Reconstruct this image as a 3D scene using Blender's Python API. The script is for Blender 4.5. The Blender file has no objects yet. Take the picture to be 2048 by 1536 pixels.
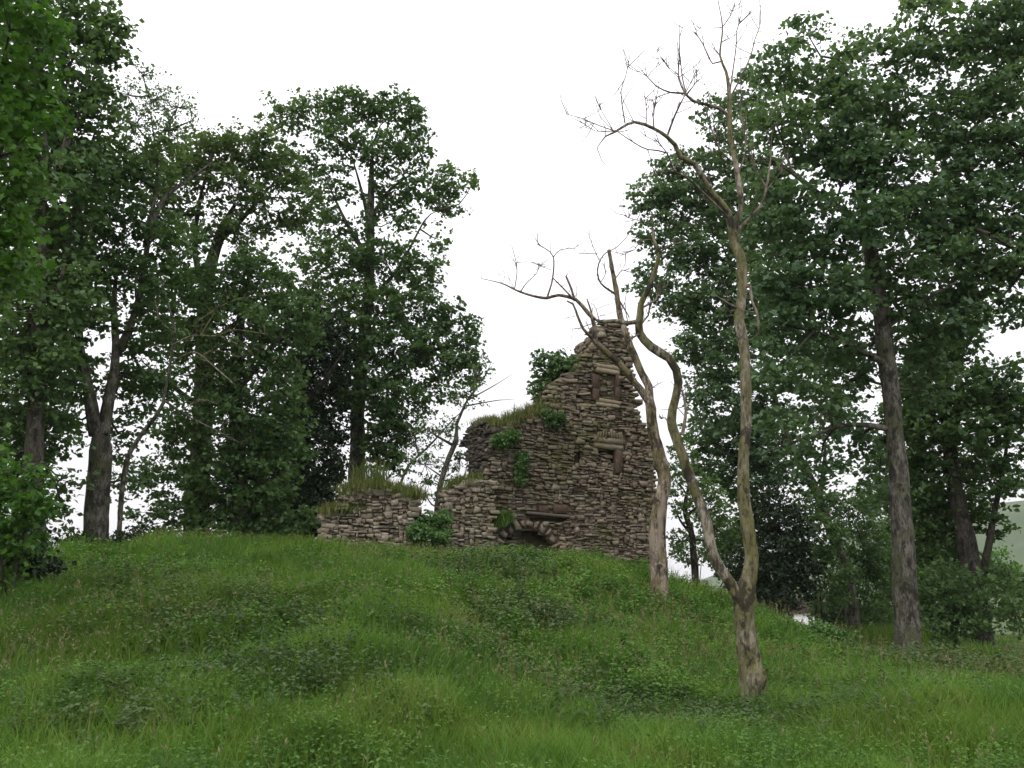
import bpy, math
import numpy as np
from mathutils import Vector

SC = bpy.context.scene
COL = SC.collection
R = math.radians

# ------------------------------------------------------------------ camera
PITCH = math.atan((1200 - 768) / 2000.0)
EYE = 1.6
cam = bpy.data.cameras.new("camera")
cam.sensor_width = 36.0
cam.lens = 36.0 * 2000.0 / 2048.0
cam.clip_end = 5000
cam_o = bpy.data.objects.new("camera", cam)
cam_o.location = (0, 0, EYE)
cam_o.rotation_euler = (math.pi / 2 + PITCH, 0, 0)
COL.objects.link(cam_o)
SC.camera = cam_o

# ------------------------------------------------------------------ sky and sun (bright overcast)
SUN_EL, SUN_AZ = R(55), R(-150)          # azimuth measured clockwise from +Y: behind-left of the camera
world = bpy.data.worlds.new("World")
SC.world = world
world.use_nodes = True
wn = world.node_tree
wn.nodes.clear()
wo = wn.nodes.new("ShaderNodeOutputWorld")
bg = wn.nodes.new("ShaderNodeBackground")
sky = wn.nodes.new("ShaderNodeTexSky")
sky.sky_type = 'NISHITA'
sky.sun_disc = False
sky.sun_elevation = SUN_EL
sky.sun_rotation = SUN_AZ
sky.air_density = 1.5
sky.dust_density = 4.0
tc = wn.nodes.new("ShaderNodeTexCoord")
sep = wn.nodes.new("ShaderNodeSeparateXYZ")
ramp = wn.nodes.new("ShaderNodeMapRange")     # cloud cover: overcast luminance rises gently with elevation
ramp.inputs[1].default_value = 0.0
ramp.inputs[2].default_value = 0.55
ramp.inputs[3].default_value = 6.3
ramp.inputs[4].default_value = 13.5
comb = wn.nodes.new("ShaderNodeMix"); comb.data_type = 'RGBA'; comb.blend_type = 'MULTIPLY'
comb.inputs[0].default_value = 1.0
comb.inputs[7].default_value = (0.975, 0.962, 1.0, 1)
mx = wn.nodes.new("ShaderNodeMix"); mx.data_type = 'RGBA'
mx.inputs[0].default_value = 0.9
wn.links.new(tc.outputs['Generated'], sep.inputs[0])
wn.links.new(sep.outputs[2], ramp.inputs[0])
wn.links.new(ramp.outputs[0], comb.inputs[6])
wn.links.new(sky.outputs[0], mx.inputs[6])
wn.links.new(comb.outputs[2], mx.inputs[7])
wn.links.new(mx.outputs[2], bg.inputs[0])
bg.inputs[1].default_value = 0.1
wn.links.new(bg.outputs[0], wo.inputs[0])

sun = bpy.data.lights.new("sun", 'SUN')
sun.energy = 0.9
sun.angle = R(35)
sun.color = (1.0, 0.96, 0.9)
sun_o = bpy.data.objects.new("sun", sun)
sd = Vector((math.sin(SUN_AZ) * math.cos(SUN_EL), math.cos(SUN_AZ) * math.cos(SUN_EL), math.sin(SUN_EL)))
sun_o.rotation_euler = (-sd).to_track_quat('-Z', 'Y').to_euler()
sun_o.location = (-20, -20, 40)
COL.objects.link(sun_o)

SC.view_settings.view_transform = 'Standard'
SC.view_settings.look = 'None'
SC.view_settings.exposure = 0.6
SC.view_settings.gamma = 1.0
SC.view_settings.use_curve_mapping = False
SC.render.engine = 'CYCLES'
SC.cycles.max_bounces = 6
SC.cycles.transparent_max_bounces = 4

# ------------------------------------------------------------------ survey helpers: photo pixel -> place
CP, SP = math.cos(PITCH), math.sin(PITCH)
def ray(x, y):
    cx, cy = (x - 1024) / 2000.0, (768 - y) / 2000.0
    return np.array((cx, CP - cy * SP, SP + cy * CP))
def P(x, y, Y):
    d = ray(x, y)
    t = Y / d[1]
    return np.array((d[0] * t, Y, EYE + d[2] * t))
def mpp(Y):                                   # metres per photo pixel at distance Y
    return Y / CP / 2000.0

# ------------------------------------------------------------------ value noise
class Noise2:
    def __init__(s, seed, n=256):
        s.g = np.random.default_rng(seed).random((n, n)); s.n = n
    def __call__(s, x, y):
        x = np.asarray(x, float); y = np.asarray(y, float)
        xi, yi = np.floor(x).astype(int), np.floor(y).astype(int)
        fx, fy = x - xi, y - yi
        fx = fx * fx * (3 - 2 * fx); fy = fy * fy * (3 - 2 * fy)
        g, n = s.g, s.n
        a, b = g[xi % n, yi % n], g[(xi + 1) % n, yi % n]
        c, d = g[xi % n, (yi + 1) % n], g[(xi + 1) % n, (yi + 1) % n]
        return (a * (1 - fx) + b * fx) * (1 - fy) + (c * (1 - fx) + d * fx) * fy
nz1, nz2, nz3, nz4 = Noise2(1), Noise2(2), Noise2(3), Noise2(4)
def sstep(a, b, x):
    t = np.clip((np.asarray(x, float) - a) / (b - a), 0, 1)
    return t * t * (3 - 2 * t)

# ------------------------------------------------------------------ terrain height
CREST_Y = 27.5
_cr = [(-900, 1200), (-300, 1190), (0, 1165), (120, 1135), (220, 1112), (320, 1095), (480, 1094), (650, 1100), (830, 1104),
       (1000, 1104), (1100, 1112), (1190, 1124), (1290, 1150), (1345, 1168), (1420, 1190), (1500, 1222), (1600, 1262), (1700, 1292), (1800, 1310)]
_cw = [P(a, b + float(np.interp(a, [300, 600, 850, 1150, 1290], [3, 10, 20, 20, 6])), CREST_Y) for a, b in _cr]
CX = np.array([p[0] for p in _cw]); CZ = np.array([p[2] for p in _cw])
CZ = np.maximum(CZ, 0); CZ[-1] = 0
def height(x, y):
    x = np.asarray(x, float); y = np.asarray(y, float)
    hc = np.interp(x, CX, CZ)
    y0 = 7.5 + 8.5 * sstep(-2.5, 5, x)
    t = np.clip((y - y0) / (CREST_Y - y0), 0, 1)
    rise = 0.45 * t + 0.55 * t * t * (3 - 2 * t)
    k = sstep(1.0, 4.5, x)
    rise = rise * (1 - k) + t ** 1.7 * k
    fall = 1 - 0.9 * sstep(46, 75, y)
    h = hc * rise * fall
    h = h - 1.6 * sstep(50, 95, y)
    near = np.exp(-((x / 60.0) ** 2 + ((y - 20) / 60.0) ** 2))
    h = h + near * 0.22 * (nz1(x * 0.45 + 50, y * 0.45 + 50) - 0.5) + near * 0.20 * (nz2(x * 1.25 + 50, y * 1.25 + 50) - 0.5) + near * 0.09 * (nz3(x * 2.9 + 50, y * 2.9 + 50) - 0.5)
    return h
def ground(px, py):
    d = ray(px, py)
    prev = None
    for Y in np.arange(5, 90, 0.05):
        p = np.array((0, 0, EYE)) + d * (Y / d[1])
        if p[2] <= height(p[0], p[1]):
            return p
    return P(px, py, 60)
def on_ground(px, Y):
    x = P(px, 1200, Y)[0]
    return np.array((x, Y, float(height(x, Y))))

# ------------------------------------------------------------------ object helpers
def tag(o, label=None, cat=None, group=None, kind=None):
    if label: o["label"] = label
    if cat: o["category"] = cat
    if group: o["group"] = group
    if kind: o["kind"] = kind
    return o
def empty(name, loc):
    o = bpy.data.objects.new(name, None)
    o.location = [float(c) for c in loc]
    o.empty_display_size = 0.3
    COL.objects.link(o)
    return o
def np_mesh(name, v, f, smooth=False):
    v = np.asarray(v, np.float32).reshape(-1, 3)
    me = bpy.data.meshes.new(name)
    f = np.asarray(f, np.int32)
    k = f.shape[1]
    me.vertices.add(len(v)); me.vertices.foreach_set("co", v.ravel())
    me.loops.add(f.size); me.loops.foreach_set("vertex_index", f.ravel())
    me.polygons.add(len(f))
    me.polygons.foreach_set("loop_start", np.arange(0, f.size, k, dtype=np.int32))
    me.polygons.foreach_set("loop_total", np.full(len(f), k, np.int32))
    if smooth:
        me.polygons.foreach_set("use_smooth", np.ones(len(f), bool))
    me.update(calc_edges=True)
    return me
def link(name, me, mat, parent=None, origin=None):
    o = bpy.data.objects.new(name, me)
    if mat is not None and len(me.materials) == 0:
        me.materials.append(mat)
    COL.objects.link(o)
    if parent is not None:
        o.parent = parent
    return o
def mesh_obj(name, v, f, mat, parent=None, smooth=False):
    """v in world space; parents are unrotated empties or objects, so only the offset is taken out"""
    v = np.asarray(v, float).reshape(-1, 3)
    off = np.zeros(3)
    q = parent
    while q is not None:
        off += np.array(q.location); q = q.parent
    return link(name, np_mesh(name, v - off, f, smooth), mat, parent)

# ------------------------------------------------------------------ materials
def new_mat(name):
    m = bpy.data.materials.new(name); m.use_nodes = True
    nt = m.node_tree; nt.nodes.clear()
    return m, nt, nt.nodes.new("ShaderNodeOutputMaterial")
def node(nt, t, **kw):
    n = nt.nodes.new(t)
    for k, v in kw.items(): setattr(n, k, v)
    return n
def ramp_node(nt, fac, stops):
    r = nt.nodes.new("ShaderNodeValToRGB")
    el = r.color_ramp.elements
    while len(el) > 1: el.remove(el[-1])
    el[0].position = stops[0][0]; el[0].color = (*stops[0][1], 1)
    for p, c in stops[1:]:
        e = el.new(p); e.color = (*c, 1)
    if fac is not None: nt.links.new(fac, r.inputs[0])
    return r
def noise(nt, scale, detail=3, rough=0.55, vec=None, mapping=None):
    n = nt.nodes.new("ShaderNodeTexNoise")
    n.inputs['Scale'].default_value = scale; n.inputs['Detail'].default_value = detail
    n.inputs['Roughness'].default_value = rough
    if vec is not None:
        if mapping:
            mp = nt.nodes.new("ShaderNodeMapping"); mp.inputs['Scale'].default_value = mapping
            nt.links.new(vec, mp.inputs[0]); vec = mp.outputs[0]
        nt.links.new(vec, n.inputs['Vector'])
    return n
def mixc(nt, a, b, fac, mode='MIX'):
    m = nt.nodes.new("ShaderNodeMix"); m.data_type = 'RGBA'; m.blend_type = mode
    for s, v in ((6, a), (7, b)):
        if isinstance(v, tuple): m.inputs[s].default_value = (*v, 1)
        else: nt.links.new(v, m.inputs[s])
    if isinstance(fac, (int, float)): m.inputs[0].default_value = fac
    else: nt.links.new(fac, m.inputs[0])
    return m.outputs[2]
def math_n(nt, op, a, b=None):
    m = nt.nodes.new("ShaderNodeMath"); m.operation = op
    for i, v in enumerate((a, b)):
        if v is None: continue
        if isinstance(v, (int, float)): m.inputs[i].default_value = v
        else: nt.links.new(v, m.inputs[i])
    return m.outputs[0]

def leaf_mat(name, stops, trans=0.35, patch_scale=0.35, rough=0.55, patch=0.5, spec=0.22):
    m, nt, out = new_mat(name)
    geo = node(nt, "ShaderNodeNewGeometry")
    nz = noise(nt, patch_scale, 2, 0.5, geo.outputs['Position'])
    f = math_n(nt, 'ADD', math_n(nt, 'MULTIPLY', geo.outputs['Random Per Island'], 1 - patch),
               math_n(nt, 'MULTIPLY', math_n(nt, 'MULTIPLY_ADD', nz.outputs[0], 3.0), patch))
    for nn in nt.nodes:
        if nn.type == 'MATH' and nn.operation == 'MULTIPLY_ADD': nn.inputs[2].default_value = -1.0; nn.inputs[1].default_value = 3.0
    r = ramp_node(nt, f, stops)
    p = node(nt, "ShaderNodeBsdfPrincipled")
    p.inputs['Roughness'].default_value = rough
    p.inputs['Specular IOR Level'].default_value = spec
    t = node(nt, "ShaderNodeBsdfTranslucent")
    tcol = mixc(nt, r.outputs[0], (1.25, 1.3, 0.6), 1.0, 'MULTIPLY')
    nt.links.new(r.outputs[0], p.inputs['Base Color']); nt.links.new(tcol, t.inputs[0])
    ms = node(nt, "ShaderNodeMixShader"); ms.inputs[0].default_value = trans
    nt.links.new(p.outputs[0], ms.inputs[1]); nt.links.new(t.outputs[0], ms.inputs[2])
    nt.links.new(ms.outputs[0], out.inputs[0])
    return m

M = {}
M['leaf'] = leaf_mat('sycamore_leaf', [(0.1, (0.0463, 0.0926, 0.0339)), (0.5, (0.0772, 0.1420, 0.0494)), (0.9, (0.1204, 0.1929, 0.0649))])
M['leaf_cool'] = leaf_mat('ash_leaf', [(0.1, (0.0580, 0.1096, 0.0563)), (0.5, (0.0887, 0.1532, 0.0752)), (0.9, (0.1290, 0.2016, 0.0939))])
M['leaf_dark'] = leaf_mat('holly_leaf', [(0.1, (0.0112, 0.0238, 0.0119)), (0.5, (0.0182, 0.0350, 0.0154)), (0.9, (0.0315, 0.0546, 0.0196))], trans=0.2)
M['leaf_olive'] = leaf_mat('oak_leaf', [(0.1, (0.0528, 0.0920, 0.0324)), (0.5, (0.0791, 0.1287, 0.0433)), (0.9, (0.1109, 0.1577, 0.0568))])
M['leaf_bright'] = leaf_mat('elm_leaf', [(0.1, (0.0438, 0.1063, 0.0225)), (0.5, (0.0688, 0.1562, 0.0275)), (0.9, (0.1125, 0.2063, 0.0438))], trans=0.4)
M['ivy'] = leaf_mat('ivy_leaf', [(0.1, (0.05, 0.11, 0.035)), (0.5, (0.085, 0.17, 0.05)), (0.9, (0.12, 0.21, 0.07))], patch_scale=2.0)
M['grass'] = leaf_mat('grass_blade', [(0.0, (0.0382, 0.0912, 0.0179)), (0.3, (0.0671, 0.1428, 0.0237)), (0.5, (0.0938, 0.1814, 0.0296)), (0.68, (0.1148, 0.2281, 0.0277)),
                                      (0.82, (0.1438, 0.2047, 0.0446)), (1.0, (0.1773, 0.1930, 0.0693))], trans=0.35, patch_scale=0.6, patch=0.62, rough=0.65, spec=0.2)
M['nettle'] = leaf_mat('nettle_leaf', [(0.0, (0.0332, 0.0803, 0.0191)), (0.3, (0.0620, 0.1357, 0.0293)), (0.55, (0.0908, 0.1800, 0.0382)), (0.75, (0.1162, 0.2077, 0.0405)), (1.0, (0.1604, 0.2077, 0.0585))],
                       trans=0.35, patch_scale=0.95, patch=0.6, rough=0.7, spec=0.15)
M['lush'] = leaf_mat('lush_blade', [(0.0, (0.0522, 0.1055, 0.0156)), (0.5, (0.0827, 0.1507, 0.0215)), (1.0, (0.1219, 0.1884, 0.0333))], trans=0.38, rough=0.65, spec=0.2)
M['nettle_dark'] = leaf_mat('rank_nettle_leaf', [(0.0, (0.0338, 0.0599, 0.0234)), (0.5, (0.0614, 0.0998, 0.0381)), (1.0, (0.0998, 0.1396, 0.0526))], trans=0.3, rough=0.65, spec=0.2)
M['seed'] = leaf_mat('seed_grass', [(0.0, (0.11, 0.125, 0.045)), (0.5, (0.14, 0.14, 0.06)), (1.0, (0.18, 0.155, 0.085))], trans=0.25)
M['drygrass'] = leaf_mat('wall_top_grass', [(0.0, (0.0650, 0.0982, 0.0238)), (0.45, (0.1048, 0.1356, 0.0340)), (0.75, (0.1517, 0.1543, 0.0510)), (1.0, (0.1951, 0.1777, 0.0765))],
                         trans=0.3, patch_scale=1.2)
M['petal'] = leaf_mat('white_petal', [(0.0, (0.62, 0.62, 0.58)), (1.0, (0.8, 0.8, 0.76))], trans=0.2)

def bark_mat(name, cols, moss=0.0, moss_col=(0.10, 0.105, 0.025), bare=0.0, bare_col=(0.36, 0.25, 0.17), vscale=1.0, bump=0.6):
    m, nt, out = new_mat(name)
    geo = node(nt, "ShaderNodeNewGeometry")
    pos = geo.outputs['Position']
    n1 = noise(nt, 8.0 * vscale, 5, 0.7, pos, (1, 1, 0.35))
    n2 = noise(nt, 1.6, 3, 0.5, pos)
    n3 = noise(nt, 22.0 * vscale, 4, 0.6, pos, (1, 1, 0.4))
    c = ramp_node(nt, math_n(nt, 'ADD', math_n(nt, 'MULTIPLY', n1.outputs[0], 0.6), math_n(nt, 'MULTIPLY', n3.outputs[0], 0.4)), [(0.42, cols[0]), (0.5, cols[1]), (0.58, cols[2])]).outputs[0]
    if moss > 0:
        k = ramp_node(nt, n2.outputs[0], [(0.62 - 0.35 * moss, (0, 0, 0)), (0.72 - 0.35 * moss, (1, 1, 1))])
        k2 = math_n(nt, 'MULTIPLY', k.outputs[0], ramp_node(nt, n3.outputs[0], [(0.35, (0.1,) * 3), (0.6, (0.9,) * 3)]).outputs[0])
        c = mixc(nt, c, moss_col, k2)
    n5 = noise(nt, 4.5, 4, 0.6, pos, (1, 1, 0.6))
    c = mixc(nt, c, tuple(0.45 * q for q in cols[0]), ramp_node(nt, n5.outputs[0], [(0.54, (0,) * 3), (0.6, (0.85,) * 3)]).outputs[0])
    if bare > 0:
        n4 = noise(nt, 1.1, 2, 0.5, pos, (1.4, 1.4, 0.35))
        k = ramp_node(nt, n4.outputs[0], [(0.70 - 0.25 * bare, (0, 0, 0)), (0.74 - 0.25 * bare, (1, 1, 1))])
        c = mixc(nt, c, bare_col, k.outputs[0])
    p = node(nt, "ShaderNodeBsdfPrincipled")
    p.inputs['Roughness'].default_value = 0.9
    p.inputs['Specular IOR Level'].default_value = 0.2
    nt.links.new(c, p.inputs['Base Color'])
    b = node(nt, "ShaderNodeBump"); b.inputs['Strength'].default_value = bump; b.inputs['Distance'].default_value = 0.07
    hh = math_n(nt, 'ADD', n1.outputs[0], math_n(nt, 'MULTIPLY', n3.outputs[0], 0.5))
    nt.links.new(hh, b.inputs['Height']); nt.links.new(b.outputs[0], p.inputs['Normal'])
    nt.links.new(p.outputs[0], out.inputs[0])
    return m
M['bark'] = bark_mat('grey_bark', [(0.034, 0.031, 0.026), (0.078, 0.071, 0.058), (0.14, 0.13, 0.108)], moss=0.4, moss_col=(0.05, 0.057, 0.022))
M['bark_dark'] = bark_mat('dark_bark', [(0.028, 0.024, 0.02), (0.05, 0.043, 0.034), (0.085, 0.075, 0.06)], moss=0.3, moss_col=(0.04, 0.05, 0.02))
M['bark_dead'] = bark_mat('dead_bark', [(0.045, 0.037, 0.029), (0.15, 0.13, 0.10), (0.31, 0.275, 0.22)], moss=0.65, moss_col=(0.10, 0.10, 0.025), bare=0.2, bare_col=(0.28, 0.22, 0.165))
M['bark_dead2'] = bark_mat('dead_bark_warm', [(0.045, 0.034, 0.026), (0.155, 0.125, 0.094), (0.31, 0.26, 0.20)], moss=0.45, moss_col=(0.09, 0.08, 0.025), bare=0.12, bare_col=(0.22, 0.18, 0.14))
M['twig'] = bark_mat('dead_twig', [(0.07, 0.055, 0.048), (0.12, 0.095, 0.08), (0.2, 0.165, 0.13)], bump=0.2)

def stone_mat(name, stops, lichen=0.3, moss=0.2):
    m, nt, out = new_mat(name)
    geo = node(nt, "ShaderNodeNewGeometry"); oi = node(nt, "ShaderNodeObjectInfo")
    pos = geo.outputs['Position']
    f = math_n(nt, 'FRACT', math_n(nt, 'ADD', geo.outputs['Random Per Island'], oi.outputs['Random']))
    c = ramp_node(nt, f, stops).outputs[0]
    n1 = noise(nt, 14, 5, 0.65, pos); n2 = noise(nt, 0.9, 3, 0.55, pos); n3 = noise(nt, 6, 4, 0.6, pos)
    c = mixc(nt, c, ramp_node(nt, n1.outputs[0], [(0.25, (0.5, 0.48, 0.46)), (0.75, (1.45, 1.42, 1.35))]).outputs[0], 1.0, 'MULTIPLY')
    kl = math_n(nt, 'MULTIPLY', ramp_node(nt, n3.outputs[0], [(0.56, (0,) * 3), (0.66, (1,) * 3)]).outputs[0], lichen)
    c = mixc(nt, c, (0.36, 0.35, 0.29), kl)
    km = math_n(nt, 'MULTIPLY', ramp_node(nt, n2.outputs[0], [(0.5, (0,) * 3), (0.66, (1,) * 3)]).outputs[0], moss)
    c = mixc(nt, c, (0.115, 0.115, 0.045), km)
    p = node(nt, "ShaderNodeBsdfPrincipled"); p.inputs['Roughness'].default_value = 0.92
    p.inputs['Specular IOR Level'].default_value = 0.2
    nt.links.new(c, p.inputs['Base Color'])
    b = node(nt, "ShaderNodeBump"); b.inputs['Strength'].default_value = 0.7; b.inputs['Distance'].default_value = 0.03
    nt.links.new(n1.outputs[0], b.inputs['Height']); nt.links.new(b.outputs[0], p.inputs['Normal'])
    nt.links.new(p.outputs[0], out.inputs[0])
    return m
M['stone'] = stone_mat('rubble_stone', [(0.0, (0.1003, 0.0788, 0.0626)), (0.25, (0.1657, 0.1357, 0.1027)), (0.5, (0.2180, 0.1795, 0.1343)),
                                        (0.7, (0.1483, 0.1269, 0.1118)), (0.85, (0.2529, 0.2189, 0.1699)), (1.0, (0.1222, 0.0918, 0.0760))], 0.35, 0.55)
M['stone_grey'] = stone_mat('grey_rubble_stone', [(0.0, (0.1389, 0.1204, 0.0981)), (0.25, (0.2126, 0.1865, 0.1471)), (0.5, (0.2698, 0.2333, 0.1822)),
                                        (0.7, (0.1798, 0.1477, 0.1155)), (0.85, (0.3270, 0.2955, 0.2382)), (1.0, (0.1472, 0.1166, 0.0876))], 0.5, 0.3)
M['stone_dark'] = stone_mat('shade_toned_rubble_stone', [(0.0, (0.05, 0.044, 0.04)), (0.5, (0.09, 0.078, 0.068)), (1.0, (0.06, 0.05, 0.044))], 0.1, 0.3)  # rubble colours darkened to paint in the shade of the left return
M['dressed'] = stone_mat('dressed_stone', [(0.0, (0.1814, 0.1478, 0.1075)), (1.0, (0.2419, 0.2083, 0.1546))], 0.3, 0.2)
M['redstone'] = stone_mat('red_sandstone', [(0.0, (0.0619, 0.0416, 0.0333)), (1.0, (0.0825, 0.0564, 0.0441))], 0.1, 0.1)
M['mortar'] = stone_mat('earth_mortar', [(0.0, (0.0930, 0.0750, 0.0570)), (1.0, (0.1275, 0.1020, 0.0750))], 0.1, 0.3)

def plain_mat(name, stops, scale, rough=0.9):
    m, nt, out = new_mat(name)
    geo = node(nt, "ShaderNodeNewGeometry")
    n = noise(nt, scale, 5, 0.6, geo.outputs['Position'])
    r = ramp_node(nt, n.outputs[0], stops)
    p = node(nt, "ShaderNodeBsdfPrincipled"); p.inputs['Roughness'].default_value = rough
    p.inputs['Specular IOR Level'].default_value = 0.2
    nt.links.new(r.outputs[0], p.inputs['Base Color']); nt.links.new(p.outputs[0], out.inputs[0])
    return m
M['ground'] = plain_mat('turf', [(0.3, (0.035, 0.055, 0.014)), (0.55, (0.055, 0.085, 0.02)), (0.75, (0.085, 0.10, 0.03))], 0.8)
M['hill'] = plain_mat('hill_pasture', [(0.3, (0.045, 0.07, 0.032)), (0.5, (0.065, 0.095, 0.045)), (0.7, (0.10, 0.11, 0.058))], 0.02)
M['white'] = plain_mat('white_render', [(0.3, (0.7, 0.7, 0.68)), (0.7, (0.82, 0.82, 0.8))], 1.0)
M['slate'] = plain_mat('red_tile', [(0.3, (0.075, 0.045, 0.038)), (0.7, (0.11, 0.065, 0.055))], 3.0)
M['glass'] = plain_mat('dark_window', [(0.3, (0.02, 0.022, 0.025)), (0.7, (0.03, 0.032, 0.036))], 1.0, 0.1)

# ------------------------------------------------------------------ ground and hill
def axis(lo, hi, d0, d1, a, b):
    v = [0.0 + a]
    while v[-1] < b: v.append(v[-1] + d0)
    s = d0
    while v[-1] < hi: s *= 1.25; v.append(v[-1] + min(s, d1))
    w = [a]; s = d0
    while w[-1] > lo: s *= 1.25; w.append(w[-1] - min(s, d1))
    return np.array(sorted(set(w + v)))
gx = axis(-1200, 1200, 0.35, 150, -22, 22); gy = axis(-60, 1500, 0.35, 150, 4, 48)
XX, YY = np.meshgrid(gx, gy, indexing='ij')
ZZ = height(XX, YY)
nx, ny = XX.shape
idx = np.arange(nx * ny).reshape(nx, ny)
quads = np.stack([idx[:-1, :-1], idx[1:, :-1], idx[1:, 1:], idx[:-1, 1:]], -1).reshape(-1, 4)
g = mesh_obj('ground', np.stack([XX, YY, ZZ], -1).reshape(-1, 3), quads, M['ground'], smooth=True)
tag(g, 'rough grassy mound rising from the meadow', 'ground', kind='structure')

hx = np.linspace(20, 900, 70); hy = np.linspace(230, 900, 50)
HX, HY = np.meshgrid(hx, hy, indexing='ij')
HZ = (2 + 74 * sstep(50, 420, HX) * sstep(230, 520, HY) + 6 * (nz1(HX * 0.02, HY * 0.02) - 0.5)) * sstep(20, 70, HX) - 3 * (1 - sstep(230, 260, HY)) - 0.5
nx, ny = HX.shape; idx = np.arange(nx * ny).reshape(nx, ny)
quads = np.stack([idx[:-1, :-1], idx[1:, :-1], idx[1:, 1:], idx[:-1, 1:]], -1).reshape(-1, 4)
hl = mesh_obj('hill', np.stack([HX, HY, HZ], -1).reshape(-1, 3), quads, M['hill'], smooth=True)
tag(hl, 'pale green hillside far behind the trees', 'hill', kind='structure')

# ------------------------------------------------------------------ tubes (trunks, limbs, twigs)
def resample(pts, rad, step):
    pts = np.asarray(pts, float); rad = np.asarray(rad, float)
    n = len(pts)
    if n == 2:
        ext = np.vstack([2 * pts[0] - pts[1], pts, 2 * pts[1] - pts[0]])
    else:
        ext = np.vstack([2 * pts[0] - pts[1], pts, 2 * pts[-1] - pts[-2]])
    op, orr = [], []
    for i in range(n - 1):
        p0, p1, p2, p3 = ext[i], ext[i + 1], ext[i + 2], ext[i + 3]
        k = max(1, int(np.linalg.norm(p2 - p1) / step))
        for j in range(k):
            t = j / k
            op.append(0.5 * ((2 * p1) + (-p0 + p2) * t + (2 * p0 - 5 * p1 + 4 * p2 - p3) * t * t + (-p0 + 3 * p1 - 3 * p2 + p3) * t ** 3))
            orr.append(rad[i] * (1 - t) + rad[i + 1] * t)
    op.append(pts[-1]); orr.append(rad[-1])
    return np.array(op), np.array(orr)
def tube(pts, rad, sides=8, step=0.25, lump=0.0, rng=None, cap=True, flare=None):
    p, r = resample(pts, rad, step)
    n = len(p)
    t = np.gradient(p, axis=0); t /= np.linalg.norm(t, axis=1)[:, None] + 1e-9
    ref = np.array((0.31, 0.83, 0.12)) if abs(t[0][2]) > 0.6 else np.array((0, 0, 1.0))
    u = np.cross(t, ref); u /= np.linalg.norm(u, axis=1)[:, None] + 1e-9
    w = np.cross(t, u)
    a = np.arange(sides) * 2 * np.pi / sides
    rr = np.repeat(r[:, None], sides, 1)
    if lump and rng is not None:
        ph = rng.random(4) * 6.28
        z = np.arange(n)[:, None] * step
        rr = rr * (1 + lump * (0.5 * np.sin(2 * a[None] + ph[0] + z * 0.9) + 0.35 * np.sin(3 * a[None] + ph[1] - z * 1.7) + 0.5 * np.sin(z * 3.1 + ph[2]) * np.sin(a[None] + ph[3])
                               + 0.7 * (rng.random((n, sides)) - 0.5)))
    if lump > 0.15 and rng is not None:
        sl = np.concatenate([[0], np.cumsum(np.linalg.norm(np.diff(p, axis=0), axis=1))])[:, None]
        for _ in range(int(sl[-1, 0] / 0.55)):
            s0, a0 = rng.random() * sl[-1, 0], rng.random() * 6.28
            da = np.abs((a[None] - a0 + np.pi) % (2 * np.pi) - np.pi)
            rr = rr * (1 + rng.uniform(0.1, 0.42) * np.exp(-((sl - s0) / rng.uniform(0.06, 0.16)) ** 2 - (da / 0.75) ** 2))
    if flare:
        s = np.concatenate([[0], np.cumsum(np.linalg.norm(np.diff(p, axis=0), axis=1))])
        fl = flare * np.exp(-s / 0.45)
        rr = rr * (1 + fl[:, None] * (0.75 + 0.45 * np.sin(5 * a[None] + 1.0)))
    v = p[:, None] + rr[..., None] * (np.cos(a)[None, :, None] * u[:, None] + np.sin(a)[None, :, None] * w[:, None])
    v = v.reshape(-1, 3)
    i = np.arange(n - 1)[:, None] * sides; j = np.arange(sides)[None]; j2 = (j + 1) % sides
    f = np.stack([i + j, i + j2, i + sides + j2, i + sides + j], -1).reshape(-1, 4)
    if cap:
        v = np.vstack([v, p[-1] + t[-1] * r[-1] * 0.5]); c = len(v) - 1
        k = (n - 1) * sides
        jj = np.arange(sides)
        f = np.vstack([f, np.stack([k + jj, k + (jj + 1) % sides, np.full(sides, c), np.full(sides, c)], -1)])
    return v, f
def tri(f):
    """quads (with degenerate caps) -> triangles"""
    a = f[:, [0, 1, 2]]; b = f[:, [0, 2, 3]]
    b = b[(b[:, 1] != b[:, 2])]
    return np.vstack([a, b])
class Acc:
    def __init__(s): s.v, s.f, s.n = [], [], 0
    def add(s, v, f):
        s.v.append(np.asarray(v, float)); s.f.append(np.asarray(f) + s.n); s.n += len(v)
    def get(s): return np.vstack(s.v), np.vstack(s.f)
def pxline(pl, Y, dY=0.0, bend=0.0):
    """polyline given in photo pixels (x, y, half width) -> points and radii, running dY deeper along it"""
    n = len(pl); pts, rad = [], []
    for i, q in enumerate(pl):
        s = i / max(1, n - 1)
        yy = Y + dY * s + bend * math.sin(3.14 * s)
        pts.append(P(q[0], q[1], yy)); rad.append(q[2] * mpp(yy))
    return np.array(pts), np.array(rad)

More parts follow.
